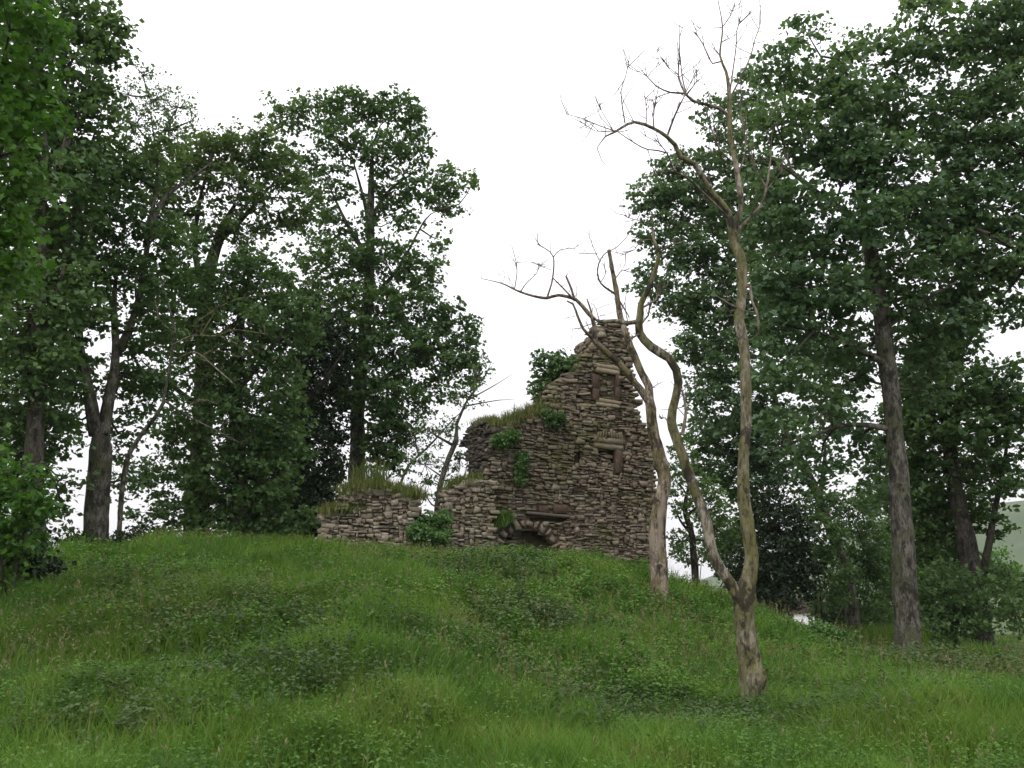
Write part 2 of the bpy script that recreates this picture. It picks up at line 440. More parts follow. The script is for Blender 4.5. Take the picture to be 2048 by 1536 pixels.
# ------------------------------------------------------------------ leaves
LEAF_SIMPLE = (np.array([(0, 0, 0), (0.45, 0.5, 0.10), (1, 0, -0.06), (0.45, -0.5, 0.10)]), np.array([(0, 2, 1), (0, 3, 2)]))
LEAF_LOBED = (np.array([(0, 0, 0), (0.12, 0.42, .05), (0.42, 0.26, .04), (0.62, 0.52, .06), (0.70, 0.2, .0), (1, 0, -.08), (0.70, -0.2, 0), (0.62, -0.52, .06), (0.42, -0.26, .04), (0.12, -0.42, .05), (0.35, 0, 0)]),
              np.array([(10, 0, 1)[::-1], (10, 1, 2)[::-1], (10, 2, 3)[::-1], (10, 3, 4)[::-1], (10, 4, 5)[::-1], (10, 5, 6)[::-1], (10, 6, 7)[::-1], (10, 7, 8)[::-1], (10, 8, 9)[::-1], (10, 9, 0)[::-1]]))
def leaves(p, a, nrm, ln, wd, tpl=LEAF_SIMPLE):
    """p base, a tip direction, nrm rough normal (N,3); ln, wd (N,)"""
    a = a / (np.linalg.norm(a, axis=1)[:, None] + 1e-9)
    b = np.cross(nrm, a); b /= np.linalg.norm(b, axis=1)[:, None] + 1e-9
    nn = np.cross(a, b)
    tv, tf = tpl
    v = p[:, None] + a[:, None] * (tv[None, :, 0:1] * ln[:, None, None]) + b[:, None] * (tv[None, :, 1:2] * wd[:, None, None]) + nn[:, None] * (tv[None, :, 2:3] * wd[:, None, None])
    k = len(tv)
    f = (np.arange(len(p)) * k)[:, None, None] + tf[None]
    return v.reshape(-1, 3), f.reshape(-1, 3)
def unit(rng, n):
    v = rng.normal(size=(n, 3)); return v / np.linalg.norm(v, axis=1)[:, None]
def spray_leaves(rng, c, rad, n, size, flat=0.45, tpl=LEAF_SIMPLE, up=0.9, droop=0.25):
    """c (S,3) spray centres, n leaves on each"""
    S = len(c)
    d = unit(rng, S * n) * (rng.random((S * n, 1)) ** 0.45)
    d[:, 2] *= flat
    tilt = np.repeat(rng.normal(size=(S, 2)) * 0.3, n, 0)
    rr = np.repeat(rad, n)[:, None]
    off = d * rr
    off[:, 2] += (off[:, 0] * tilt[:, 0] + off[:, 1] * tilt[:, 1]) - 0.18 * (off[:, 0] ** 2 + off[:, 1] ** 2) / (rr[:, 0] + 1e-6)
    p = np.repeat(c, n, 0) + off
    a = d.copy(); a[:, 2] = a[:, 2] * 0.5 - droop; a += 0.75 * unit(rng, S * n)
    nr = unit(rng, S * n) * 0.75; nr[:, 2] += up
    ln = size * (0.5 + 0.9 * rng.random(S * n))
    return leaves(p - a / (np.linalg.norm(a, axis=1)[:, None]) * ln[:, None] * 0.5, a, nr, ln, ln * (0.72 + 0.25 * rng.random(S * n)), tpl)

COUNT = {'leaf': 0}
def crown(tree, rng, blobs, skeleton, mat, wood, size=0.16, per=22, srad=0.5, dens=1.0, tpl=LEAF_SIMPLE, flat=0.42, twig_share=0.2, name='crown', shell=0.6):
    """blobs: (px, py, rx, ry, Y, density). Leaves hang in sprays through each lobe, fed by a limb from the nearest wood."""
    acc = Acc(); tw = Acc(); nb = 0
    srad = srad * 0.93
    sk = np.asarray(skeleton)
    for (bx, by, rx, ry, Y, dn) in blobs:
        c = P(bx, by, Y); k = mpp(Y)
        ax, az = rx * k, ry * k; ay = 0.5 * (ax + az) * 1.05
        area = ax * az
        S = max(4, int(dens * dn * 15.0 * area / (srad * srad)))
        d = unit(rng, S) * (rng.random((S, 1)) ** (1 / 3.0 * shell))
        # lumpy outline
        lob = 1 + 0.28 * np.sin(3 * d[:, 0:1] * 2 + bx) * np.cos(4 * d[:, 2:3] + by) + 0.22 * (rng.random((S, 1)) - 0.5)
        cc = c + d * np.array((ax, ay, az)) * lob
        sr = srad * (0.55 + 0.8 * rng.random(S))
        v, f = spray_leaves(rng, cc, sr, per, size, flat, tpl)
        acc.add(v, f); COUNT['leaf'] += S * per
        # limb to this lobe
        q = sk[np.argmin(np.linalg.norm((sk - c) * np.array((1, 1, 1.0)) + np.array((0, 0, 0.35 * az)), axis=1))]
        L = np.linalg.norm(c - q)
        if L > 0.4:
            mid = 0.5 * (q + c) + rng.normal(size=3) * 0.10 * L + np.array((0, 0, -0.06 * L))
            v, f = tube([q, mid, c], [min(0.09, 0.018 * L + 0.025), 0.03, 0.014], 5, 0.5, cap=False); tw.add(v, tri(f)); nb += 1
        m = rng.random(S) < twig_share
        for e in cc[m]:
            s0 = c + (e - c) * 0.12 * rng.random()
            mid = 0.5 * (s0 + e) + rng.normal(size=3) * 0.12 * np.linalg.norm(e - s0) - np.array((0, 0, 0.05))
            v, f = tube([s0, mid, e], [0.014, 0.010, 0.005], 3, 9, cap=False); tw.add(v, tri(f))
    v, f = acc.get()
    o = mesh_obj(name, v, f, mat, tree)
    if tw.n:
        v, f = tw.get()
        t = mesh_obj('twigs', v, f, wood, tree, smooth=True); tag(t, kind='stuff')
    return o

def tree(name, label, stems, mat, seed, base=None, cat='tree', group=None, sides=9, lump=0.12, flare=0.5):
    """stems: list of (pixel polyline, Y, dY); the first is the trunk, the others limbs. Returns the empty and skeleton points."""
    rng = np.random.default_rng(seed)
    skel = []; objs = []
    built = []
    for i, (pl, Y, dY) in enumerate(stems):
        pts, rad = pxline(pl, Y, dY)
        if i == 0:
            gz = float(height(pts[0][0], pts[0][1]))
            pts[0][2] = gz - 0.15
        if i > 0: rad = rad * np.linspace(0.85, 0.5, len(rad))
        rad[-1] *= 0.5
        built.append((pts, rad))
    b = built[0][0][0].copy(); b[2] += 0.15
    e = empty(name, b); tag(e, label, cat, group)
    for i, (pts, rad) in enumerate(built):
        v, f = tube(pts, rad, sides if i == 0 else max(5, sides - 2), 0.22, lump, rng, flare=flare if i == 0 else None)
        mesh_obj('trunk' if i == 0 else 'branch', v, tri(f), mat, e, smooth=True)
        p, _ = resample(pts, rad, 0.5)
        skel += list(p[int(len(p) * (0.35 if i == 0 else 0.15)):])
    return e, skel, rng

# ------------------------------------------------------------------ ruin
def bevel_box(b=0.16):
    corners = [(x, y, z) for x in (-1, 1) for y in (-1, 1) for z in (-1, 1)]
    vid = {}; v = []
    for c in corners:
        for ax in range(3):
            q = [c[i] * (1 if i == ax else 1 - 2 * b) * 0.5 for i in range(3)]
            vid[c, ax] = len(v); v.append(q)
    v = np.array(v); faces = []
    for ax in range(3):
        o1, o2 = [i for i in range(3) if i != ax]
        for s in (-1, 1):
            loop = []
            for (p, q) in ((-1, -1), (1, -1), (1, 1), (-1, 1)):
                c = [0, 0, 0]; c[ax] = s; c[o1] = p; c[o2] = q; loop.append(vid[tuple(c), ax])
            faces.append(loop)
    for cx in range(3):
        a, b2 = [i for i in range(3) if i != cx]
        for sa in (-1, 1):
            for sb in (-1, 1):
                lo, hi = [0] * 3, [0] * 3
                for c, s in ((lo, -1), (hi, 1)): c[cx] = s; c[a] = sa; c[b2] = sb
                lo, hi = tuple(lo), tuple(hi)
                faces.append([vid[lo, a], vid[hi, a], vid[hi, b2], vid[lo, b2]])
    for c in corners: faces.append([vid[c, 0], vid[c, 1], vid[c, 2]])
    out = []
    for f in faces:
        for t in ([f[0], f[1], f[2]], [f[0], f[2], f[3]] if len(f) == 4 else None):
            if t is None: continue
            p = v[t]; n = np.cross(p[1] - p[0], p[2] - p[0])
            out.append(t if np.dot(n, p.mean(0)) > 0 else t[::-1])
    return v, np.array(out)
BV, BF = bevel_box(0.085)
srng = np.random.default_rng(77)
STONES_V = []
for k in range(14):
    sk = srng.normal(size=3) * 0.12
    v = BV.copy()
    corner = np.sign(BV)
    jit = {tuple(c): srng.normal(size=3) * np.array((0.09, 0.07, 0.15)) for c in np.unique(corner, axis=0)}
    v = v + np.array([jit[tuple(c)] for c in corner]) + srng.normal(size=v.shape) * 0.018
    v[:, 2] += v[:, 0] * sk[0] * 0.6
    STONES_V.append(v)
QV, QF = bevel_box(0.05)
for k in range(4):                          # squared blocks: lintels, jambs, sills
    STONES_V.append(QV + np.array([srng.normal(size=3) * 0.006 for _ in QV]) + QV[:, 0:1] * np.array((0, 0, 0.04)) * (k - 1.5))
STONE_ME = {}
def stone_mesh(k, mat):
    if (k, mat.name) not in STONE_ME:
        me = np_mesh('stone', STONES_V[k], BF); me.materials.append(mat); STONE_ME[k, mat.name] = me
    return STONE_ME[k, mat.name]

class Face:
    def __init__(s, pxl, Yl, pxr, Yr):
        a, b = P(pxl, 1150, Yl), P(pxr, 1150, Yr)
        s.o = np.array((a[0], a[1], 0.0))
        u = np.array((b[0] - a[0], b[1] - a[1], 0)); s.u = u / np.linalg.norm(u)
        n = np.array((s.u[1], -s.u[0], 0)); s.n = n          # towards the camera side
        s.w = np.array((0, 0, 1.0))
    def uv(s, px, py):
        d = ray(px, py); c = np.array((0, 0, EYE))
        t = np.dot(s.o - c, s.n) / np.dot(d, s.n)
        q = c + d * t - s.o
        return np.array((np.dot(q, s.u), q[2]))
    def at(s, u, v, dep=0.0):                                # dep > 0 goes into the wall
        return s.o + s.u * u + s.w * v - s.n * dep
def inside(poly, x, y):
    x = np.asarray(x, float); y = np.asarray(y, float)
    r = np.zeros(x.shape, bool); n = len(poly)
    for i in range(n):
        x1, y1 = poly[i]; x2, y2 = poly[(i + 1) % n]
        c = ((y1 > y) != (y2 > y)) & (x < (x2 - x1) * (y - y1) / (y2 - y1 + 1e-12) + x1)
        r ^= c
    return r
def rect(F, x0, y0, x1, y1):
    return [F.uv(x0, y1), F.uv(x1, y1), F.uv(x1, y0), F.uv(x0, y0)]

def lay_stones(F, poly, rng, ch=(0.075, 0.14), cw=(0.14, 0.36), holes=(), recess=()):
    """random rubble packed on a face: list of (centre u, v, width, height, depth offset, tilt)"""
    poly = np.array(poly); u0, v0 = poly.min(0); u1, v1 = poly.max(0)
    du, dv = cw[0] / 3.2, ch[0] / 2.1
    nu, nv = int((u1 - u0) / du) + 2, int((v1 - v0) / dv) + 2
    full = np.zeros((nu, nv), bool); out = []
    hs = [1, 2, 2, 2, 3, 3, 4]
    wmin, wmax = 2, max(4, int(cw[1] / du))
    for j in range(nv):
        for i in range(nu):
            if full[i, j]: continue
            h = hs[rng.integers(len(hs))]; w = int(rng.integers(wmin + h // 2, wmax + 1))
            if h == 1: w = max(3, w)
            h = min(h, nv - j)
            k = 0
            while k < w and i + k < nu and not full[i + k, j:j + h].any(): k += 1
            if k == 1 and h > 1: h = 1 if rng.random() < 0.4 else min(h, 2)
            full[i:i + k, j:j + h] = True
            w_, h_ = k * du, h * dv
            uc, vc = u0 + (i + k / 2) * du - 0.1, v0 + (j + h / 2) * dv
            vc += 0.05 * math.sin(uc * 1.3 + vc * 0.7) + 0.10 * (float(nz3(uc * 0.9 + 30, vc * 0.9 + 30)) - 0.5)
            uc += 0.08 * (float(nz2(uc * 0.9 + 30, vc * 1.9 + 30)) - 0.5)
            if inside(poly, uc, vc) and not any(inside(q, uc, vc) for q in holes):
                dep = rng.normal() * 0.04 + 0.16 * (float(nz4(uc * 0.7 + 20, vc * 0.7 + 20)) - 0.5)
                for (rp, rd) in recess:
                    if inside(rp, uc, vc): dep += rd
                sl = 0.5 * (float(nz1(uc * 0.5 + 11, vc * 0.5 + 11)) - 0.5) * 0.3
                out.append((uc, vc, w_ - rng.uniform(-0.004, 0.03), h_ - rng.uniform(0.0, 0.02), dep, rng.normal() * 0.05 - 0.03 + sl))
    return out
def stone_world(F, st, k, thick, flip=1.0):
    uc, vc, w, h, dep, tl = st
    V = STONES_V[k] * np.array((w * 1.03, thick, h * 1.05))
    c, s = math.cos(tl), math.sin(tl)
    V = np.stack([V[:, 0] * c - V[:, 2] * s, V[:, 1], V[:, 0] * s + V[:, 2] * c], -1)
    return F.at(uc, vc, dep + thick / 2) + V[:, 0:1] * F.u + V[:, 1:2] * (-F.n) + V[:, 2:3] * F.w

def core_mesh(F, poly, layers, cell=0.13):
    """earth and rubble heart of a wall: cells in (u, v) and depth layers (d0, d1, [holes])"""
    poly = np.array(poly); u0, v0 = poly.min(0); u1, v1 = poly.max(0)
    us = np.arange(u0, u1, cell); vs = np.arange(v0, v1, cell)
    U, V = np.meshgrid(us + cell / 2, vs + cell / 2, indexing='ij')
    base = inside(poly, U, V)
    for du, dv in ((cell, 0), (-cell, 0), (0, cell)):
        base &= inside(poly, U + du * 0.9, V + dv * 0.9)
    occ = []
    for (d0, d1, hs) in layers:
        m = base.copy()
        for h in hs: m &= ~inside(h, U, V)
        occ.append(m)
    acc = Acc()
    def quad(a, b, c, d): acc.add(np.array([a, b, c, d]), np.array([[0, 1, 2, 3]]))
    nu, nv = base.shape
    g = lambda m, i, j: m[i, j] if 0 <= i < nu and 0 <= j < nv else False
    for li, (d0, d1, hs) in enumerate(layers):
        m = occ[li]
        for i, j in zip(*np.nonzero(m)):
            a, b, c, d = us[i], us[i] + cell, vs[j], vs[j] + cell
            if li == 0 or not occ[li - 1][i, j]: quad(F.at(a, c, d0), F.at(b, c, d0), F.at(b, d, d0), F.at(a, d, d0))
            if li == len(layers) - 1 or not occ[li + 1][i, j]: quad(F.at(b, c, d1), F.at(a, c, d1), F.at(a, d, d1), F.at(b, d, d1))
            if not g(m, i - 1, j): quad(F.at(a, c, d1), F.at(a, c, d0), F.at(a, d, d0), F.at(a, d, d1))
            if not g(m, i + 1, j): quad(F.at(b, c, d0), F.at(b, c, d1), F.at(b, d, d1), F.at(b, d, d0))
            if not g(m, i, j + 1): quad(F.at(a, d, d0), F.at(b, d, d0), F.at(b, d, d1), F.at(a, d, d1))
            if not g(m, i, j - 1): quad(F.at(a, c, d1), F.at(b, c, d1), F.at(b, c, d0), F.at(a, c, d0))
    return acc.get()
def edge_stones(F, poly, rng, thick, acc, left=None, skip_bottom=True):
    poly = np.array(poly); n = len(poly)
    for i in range(n):
        a, b = poly[i], poly[(i + 1) % n]
        if skip_bottom and max(a[1], b[1]) < 1.2 + poly[:, 1].min() * 0: continue
        L = np.linalg.norm(b - a)
        if L < 0.02: continue
        for s in np.arange(0, L, 0.13):
            q = a + (b - a) * (s / L)
            d = rng.uniform(-0.02, 0.05)
            while d < thick - 0.1:
                dw = rng.uniform(0.18, 0.4)
                ho = max(0.0, abs((b - a)[0]) / L)
                st = (q[0] + rng.normal() * 0.04, q[1] - 0.06 - 0.03 * ho + rng.normal() * 0.03, rng.uniform(0.18, 0.36), rng.uniform(0.08, 0.15), d, rng.normal() * 0.06)
                (left if left is not None and q[0] < 0.35 else acc).add(stone_world(F, st, rng.integers(14), dw), BF)
                d += dw

def place_stone(parent, F, st, k, thick, mat, name='stone'):
    """one stone as an object of its own, sharing its mesh"""
    uc, vc, w, h, dep, tl = st
    o = bpy.data.objects.new(name, stone_mesh(k, mat))
    COL.objects.link(o); o.parent = parent
    c = F.at(uc, vc, dep + thick / 2) - np.array(parent.location)
    o.location = [float(x) for x in c]
    yaw = math.atan2(F.u[1], F.u[0])
    o.rotation_euler = (0, -tl, yaw)
    o.scale = (w * 1.03, thick, h * 1.05)
    return o

def F_at_rect(F, x0, y0, x1, y1):
    a, b = F.uv(x0, y1), F.uv(x1, y0)
    return (a[0] + b[0]) / 2, (a[1] + b[1]) / 2, abs(b[0] - a[0]), abs(b[1] - a[1])

FA = Face(968, 30.9, 1315, 32.4)
FB = Face(918, 33.2, 986, 31.0)
FC = Face(868, 30.0, 985, 30.5)
FD = Face(630, 29.0, 834, 29.2)
OUT_A = [(966, 1180), (966, 960), (976, 905), (984, 880), (1004, 874), (1012, 860), (1018, 847), (1050, 832), (1090, 818), (1100, 803), (1104, 772), (1130, 752), (1158, 737),
         (1166, 722), (1176, 703), (1184, 688), (1188, 670), (1204, 664), (1210, 643), (1247, 639), (1251, 662), (1259, 700), (1264, 760), (1270, 812),
         (1282, 846), (1297, 872), (1302, 900), (1309, 960), (1313, 1050), (1318, 1180)]
OUT_B = [(980, 1120), (980, 866), (984, 858), (978, 848), (962, 842), (945, 847), (932, 858), (928, 880), (934, 905), (938, 940), (932, 970), (928, 1120)]
OUT_C = [(866, 1150), (878, 1085), (886, 1050), (896, 1010), (903, 978), (930, 965), (958, 958), (984, 960), (984, 1150)]
OUT_D = [(628, 1150), (640, 1082), (651, 1042), (650, 1026), (682, 1022), (688, 988), (712, 980), (762, 978), (812, 987), (827, 998), (825, 1045), (833, 1150)]
pA = [FA.uv(*q) for q in OUT_A]; pB = [FB.uv(*q) for q in OUT_B]; pC = [FC.uv(*q) for q in OUT_C]; pD = [FD.uv(*q) for q in OUT_D]

# openings of the main face
arch_hole = [FA.uv(*q) for q in [(1000, 1170), (1004, 1092), (1016, 1072), (1034, 1062), (1056, 1058), (1078, 1064), (1096, 1076), (1110, 1094), (1114, 1170)]]
arch_ring = [FA.uv(*q) for q in [(990, 1170), (992, 1086), (1006, 1058), (1032, 1042), (1058, 1038), (1084, 1044), (1108, 1060), (1124, 1090), (1126, 1170)]]
win_mid = rect(FA, 1194, 897, 1229, 932)
gap_mid = rect(FA, 1198, 895, 1222, 904)
win_top = rect(FA, 1198, 744, 1233, 800)
slot = rect(FA, 1062, 1033, 1134, 1043)
hole_a = rect(FA, 1101, 838, 1120, 855); hole_b = rect(FA, 1155, 783, 1167, 797); hole_c = rect(FA, 1150, 900, 1166, 930)
lint_zones = [rect(FA, 1190, 730, 1242, 748), rect(FA, 1190, 799, 1242, 816), rect(FA, 1186, 860, 1249, 897), rect(FA, 1227, 896, 1248, 946),
              rect(FA, 1184, 748, 1199, 800), rect(FA, 1231, 748, 1242, 800), rect(FA, 1050, 1020, 1140, 1036), rect(FA, 1078, 1010, 1098, 1026), rect(FA, 1108, 1009, 1135, 1026)]

tower = empty('ruined_tower', FA.at(2.6, 2.9))
tag(tower, 'tall jagged ruined stone tower with an arch on the mound', 'ruin')
rt = np.random.default_rng(5)
acc = Acc()
for F, poly, layers in ((FA, pA, [(0.15, 0.40, [arch_hole, win_mid, slot, hole_a, hole_b, hole_c]), (0.40, 0.85, [arch_hole, hole_a]), (0.85, 1.15, [])]),
                        (FB, pB, [(0.14, 0.9, [])]), (FC, pC, [(0.14, 0.9, [])])):
    v, f = core_mesh(F, poly, layers); acc.add(v, f)
v, f = acc.get(); mesh_obj('wall_core', v, f, M['mortar'], tower)

stA = lay_stones(FA, pA, rt, holes=[arch_ring, gap_mid, slot, hole_a, hole_b, hole_c] + lint_zones, recess=[(win_top, 0.08), (win_mid, 0.17)])
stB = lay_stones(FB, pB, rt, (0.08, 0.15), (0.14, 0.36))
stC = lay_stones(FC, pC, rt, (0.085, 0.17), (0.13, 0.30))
allst = [(FA, s, 'stone') for s in stA] + [(FB, s, 'stone_dark') for s in stB] + [(FC, s, 'stone_grey') for s in stC]  # left return gets the stone with shade put into its colour
allst.sort(key=lambda t: -(t[1][2] * t[1][3]) * (0.2 if t[1][1] < 2.4 else 1))
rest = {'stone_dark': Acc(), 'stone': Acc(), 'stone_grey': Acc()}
for i, (F, st, mn) in enumerate(allst):
    k = int(rt.integers(14)); th = rt.uniform(0.22, 0.3)
    if i < 300: place_stone(tower, F, st, k, th, M[mn])
    else: rest[mn].add(stone_world(F, st, k, th), BF)
# back faces, ends and broken tops
class Back(Face):
    def __init__(s, F, d):
        s.o = F.at(0, 0, d); s.u = F.u; s.n = -F.n; s.w = F.w
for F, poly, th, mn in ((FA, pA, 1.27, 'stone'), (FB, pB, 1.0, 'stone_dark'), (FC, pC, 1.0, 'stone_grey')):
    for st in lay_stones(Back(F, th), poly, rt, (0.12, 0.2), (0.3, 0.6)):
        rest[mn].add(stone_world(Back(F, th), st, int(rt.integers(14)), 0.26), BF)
    edge_stones(F, poly, rt, th, rest[mn], rest['stone_dark'] if F is FA else None)  # left edge of the main face also takes the shade-darkened stone
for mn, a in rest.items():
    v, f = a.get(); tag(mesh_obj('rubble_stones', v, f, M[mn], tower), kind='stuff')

def block(parent, name, F, x0, y0, x1, y1, out, thick, mat, k, tilt=0.0, label=None):
    u, v, w, h = F_at_rect(F, x0, y0, x1, y1)
    k = 14 + k % 4 if name in ('lintel', 'sill', 'jamb', 'ledge', 'red_block') else k
    o = place_stone(parent, F, (u, v, w, h, -out, tilt), k, thick, mat, name)
    if label: o['label'] = label
    return o
block(tower, 'lintel', FA, 1189, 731, 1241, 738, 0.015, 0.5, M['dressed'], 3, -0.09, 'pale stone lintel of the blocked upper window')
block(tower, 'lintel', FA, 1192, 739, 1239, 746, 0.02, 0.5, M['dressed'], 1, -0.10)
block(tower, 'sill', FA, 1191, 800, 1242, 806, 0.02, 0.5, M['dressed'], 5, -0.10, 'pale stone sill of the blocked upper window')
block(tower, 'sill', FA, 1193, 808, 1240, 814, 0.02, 0.5, M['dressed'], 2, -0.09)
block(tower, 'lintel', FA, 1187, 877, 1248, 886, 0.02, 0.5, M['dressed'], 7, -0.07, 'pale upper lintel over the middle window')
block(tower, 'lintel', FA, 1188, 887.5, 1247, 897, 0.0, 0.5, M['dressed'], 4, -0.07, 'pale lower lintel over the middle window')
block(tower, 'jamb', FA, 1232, 898, 1246, 945, 0.0, 0.5, M['redstone'], 2, 0.0, 'red sandstone jamb of the middle window')
block(tower, 'jamb', FA, 1185, 750, 1198, 776, 0.04, 0.4, M['redstone'], 4)
block(tower, 'jamb', FA, 1186, 776, 1198, 800, 0.03, 0.4, M['redstone'], 9)
block(tower, 'jamb', FA, 1232, 750, 1241, 774, 0.03, 0.4, M['redstone'], 1)
block(tower, 'jamb', FA, 1232, 774, 1242, 800, 0.03, 0.4, M['redstone'], 6)
block(tower, 'ledge', FA, 1054, 1027.5, 1136, 1032.5, 0.07, 0.4, M['stone_dark'], 8, -0.06, 'dark projecting stone ledge above the arch')  # dark colour paints in the shadow line at the ledge
block(tower, 'red_block', FA, 1078, 1012, 1098, 1026, 0.0, 0.35, M['redstone'], 10, -0.05)
block(tower, 'red_block', FA, 1109, 1010, 1134, 1026, 0.01, 0.35, M['redstone'], 11, -0.05)
block(tower, 'projecting_slab', FA, 1258, 798, 1286, 807, 0.0, 0.5, M['stone'], 12, 0.02)
block(tower, 'projecting_slab', FB, 918, 882, 934, 893, 0.0, 0.4, M['stone'], 3, 0.0)
# relieving arch of upright stones over the middle window, and the ring of the big arch
for i in range(11):
    s = i / 10.0
    x = 1191 + 54 * s; y = 871 - 5 * math.sin(math.pi * s) + 4 * s
    u, v = FA.uv(x, y)
    place_stone(tower, FA, (u, v, 0.075, 0.24 + 0.03 * math.sin(i * 2.1), -0.03, (0.5 - s) * -0.55), i % 14, 0.3, M['stone'], 'voussoir')
ring = [(997, 1098), (1000, 1082), (1009, 1068), (1021, 1058), (1034, 1051), (1047, 1047), (1060, 1047), (1073, 1050), (1086, 1056), (1098, 1065), (1108, 1076), (1115, 1090)]
for i, q in enumerate(ring):
    a = np.array(FA.uv(*ring[max(0, i - 1)])); b = np.array(FA.uv(*ring[min(len(ring) - 1, i + 1)]))
    t = b - a; ang = math.atan2(t[1], t[0])
    u, v = FA.uv(*q)
    place_stone(tower, FA, (u, v, 0.15 + 0.05 * math.sin(i * 3.3), 0.24 + 0.07 * math.sin(i * 1.9), 0.03 * math.sin(i * 2.7), ang + 0.12 * math.sin(i * 5.1)), (i * 5) % 14, 0.42, M['stone'], 'voussoir')

frag = empty('ruined_wall', FD.at(1.4, 2.7))
tag(frag, 'low broken grey rubble wall with a grassy top beside the tower', 'ruin')
stD = lay_stones(FD, pD, rt, (0.085, 0.17), (0.12, 0.28))
v, f = core_mesh(FD, pD, [(0.14, 0.9, [])]); mesh_obj('wall_core', v, f, M['mortar'], frag)
stD.sort(key=lambda s: -s[2] * s[3] * (0.2 if s[1] < 2.6 else 1))
a = Acc()
for i, st in enumerate(stD):
    k = int(rt.integers(14)); th = rt.uniform(0.2, 0.3)
    if i < 300: place_stone(frag, FD, st, k, th, M['stone_grey'])
    else: a.add(stone_world(FD, st, k, th), BF)
for st in lay_stones(Back(FD, 1.0), pD, rt, (0.12, 0.2), (0.25, 0.5)):
    a.add(stone_world(Back(FD, 1.0), st, int(rt.integers(14)), 0.26), BF)
edge_stones(FD, pD, rt, 1.0, a)
v, f = a.get(); tag(mesh_obj('rubble_stones', v, f, M['stone_grey'], frag), kind='stuff')

# ------------------------------------------------------------------ grass, weeds
def blades(rng, root, h, w, lean=0.45, az=None):
    n = len(root)
    az = rng.random(n) * 6.2832 if az is None else az
    d = np.stack([np.cos(az), np.sin(az), np.zeros(n)], -1)
    tw = az + 1.57 + rng.normal(size=n) * 0.9
    s = np.stack([np.cos(tw), np.sin(tw), np.zeros(n)], -1) * (w * 0.5)[:, None]
    ln = (lean * (0.2 + 1.3 * rng.random(n)) * h)[:, None]
    up = np.array((0, 0, 1.0))
    m = root + d * ln * 0.3 + up * (h * 0.58)[:, None]
    t = root + d * ln + up * (h * (1 - 0.25 * lean * rng.random(n)))[:, None]
    v = np.stack([root - s, root + s, m + s * 0.8, m - s * 0.8, t], 1).reshape(-1, 3)
    f = (np.arange(n) * 5)[:, None, None] + np.array([(0, 1, 2), (0, 2, 3), (3, 2, 4)])[None]
    return v, f.reshape(-1, 3)
def scatter(rng, n, x0, x1, y0, y1, wedge=True):
    y = y0 + (y1 - y0) * rng.random(n)
    if wedge:
        half = 0.56 * y + 1.0
        x = (rng.random(n) * 2 - 1) * half
    else:
        x = x0 + (x1 - x0) * rng.random(n)
    return x, y
gr = np.random.default_rng(21)
acc = Acc()
for (n, y0, y1, hh, ww) in ((85000, 6.5, 13, 0.30, 0.008), (85000, 13, 20, 0.40, 0.0125), (62000, 20, 29, 0.42, 0.019), (18000, 29, 44, 0.35, 0.035)):
    x, y = scatter(gr, n, 0, 0, y0, y1)
    lum = nz2(x * 0.9 + 80, y * 0.9 + 80); pat = nz3(x * 0.35 + 60, y * 0.35 + 60)
    h = hh * (0.45 + 0.8 * lum) * (0.6 + 0.8 * gr.random(n)) * (0.7 + 0.7 * pat) * (1 - 0.5 * sstep(4.5, 8.5, x) * sstep(14, 19, y))
    # clumping
    x = x + 0.12 * (nz1(x * 3 + 9, y * 3 + 9) - 0.5); 
    root = np.stack([x, y, height(x, y) - 0.02], -1)
    v, f = blades(gr, root, h, ww * (0.6 + 0.8 * gr.random(n)), 0.55); acc.add(v, f)
v, f = acc.get(); NG = len(f)
tag(mesh_obj('grass', v, f, M['grass']), 'long uneven green grass covering the mound and meadow', 'grass', kind='stuff')

def nettles(rng, x, y, h, tiers=6, per=4, ls=0.085):
    n = len(x); base = np.stack([x, y, height(x, y) - 0.02], -1)
    lean = rng.normal(size=(n, 2)) * 0.16
    acc = Acc()
    ps, as_, ns, ls_ = [], [], [], []
    for t in range(tiers):
        s = 0.25 + 0.75 * (t + 0.5) / tiers
        c = base.copy(); c[:, 2] += h * s; c[:, 0] += lean[:, 0] * h * s * s; c[:, 1] += lean[:, 1] * h * s * s
        for k in range(per):
            az = t * 1.2 + k * 6.2832 / per + rng.random(n) * 0.9
            a = np.stack([np.cos(az), np.sin(az), 0.25 - 0.9 * rng.random(n)], -1)
            nn = unit(rng, n) * 0.5; nn[:, 2] += 1
            ps.append(c + a * 0.01 + rng.normal(size=(n, 3)) * 0.015); as_.append(a); ns.append(nn); ls_.append(ls * (1.25 - 0.55 * s) * (0.7 + 0.6 * rng.random(n)))
    L = np.concatenate(ls_)
    v, f = leaves(np.vstack(ps), np.vstack(as_), np.vstack(ns), L, L * 0.62); acc.add(v, f)
    v, f = blades(rng, base, h * 0.95, np.full(n, 0.012), 0.1); acc.add(v, f)
    return acc.get()
acc = Acc()
for (n, y0, y1, hh, ls) in ((3000, 7.5, 14, 0.34, 0.058), (5000, 14, 21, 0.46, 0.082), (4000, 21, 30, 0.50, 0.11)):
    x, y = scatter(gr, n * 2, 0, 0, y0, y1)
    pat = nz4(x * 0.5 + 40, y * 0.5 + 40) * 0.5 + 0.5 * nz1(x * 1.5 + 7, y * 1.5 + 7)
    keep = gr.random(n * 2) < 0.34 + 0.66 * sstep(0.44, 0.68, pat)
    x, y = x[keep], y[keep]
    h = hh * (0.55 + 0.6 * gr.random(len(x))) * (0.6 + 0.8 * pat[keep]) * (1 - 0.55 * sstep(5, 9, x) * sstep(14, 19, y))
    v, f = nettles(gr, x, y, h, 5, 4, ls); acc.add(v, f)
v, f = acc.get(); NN = len(f)
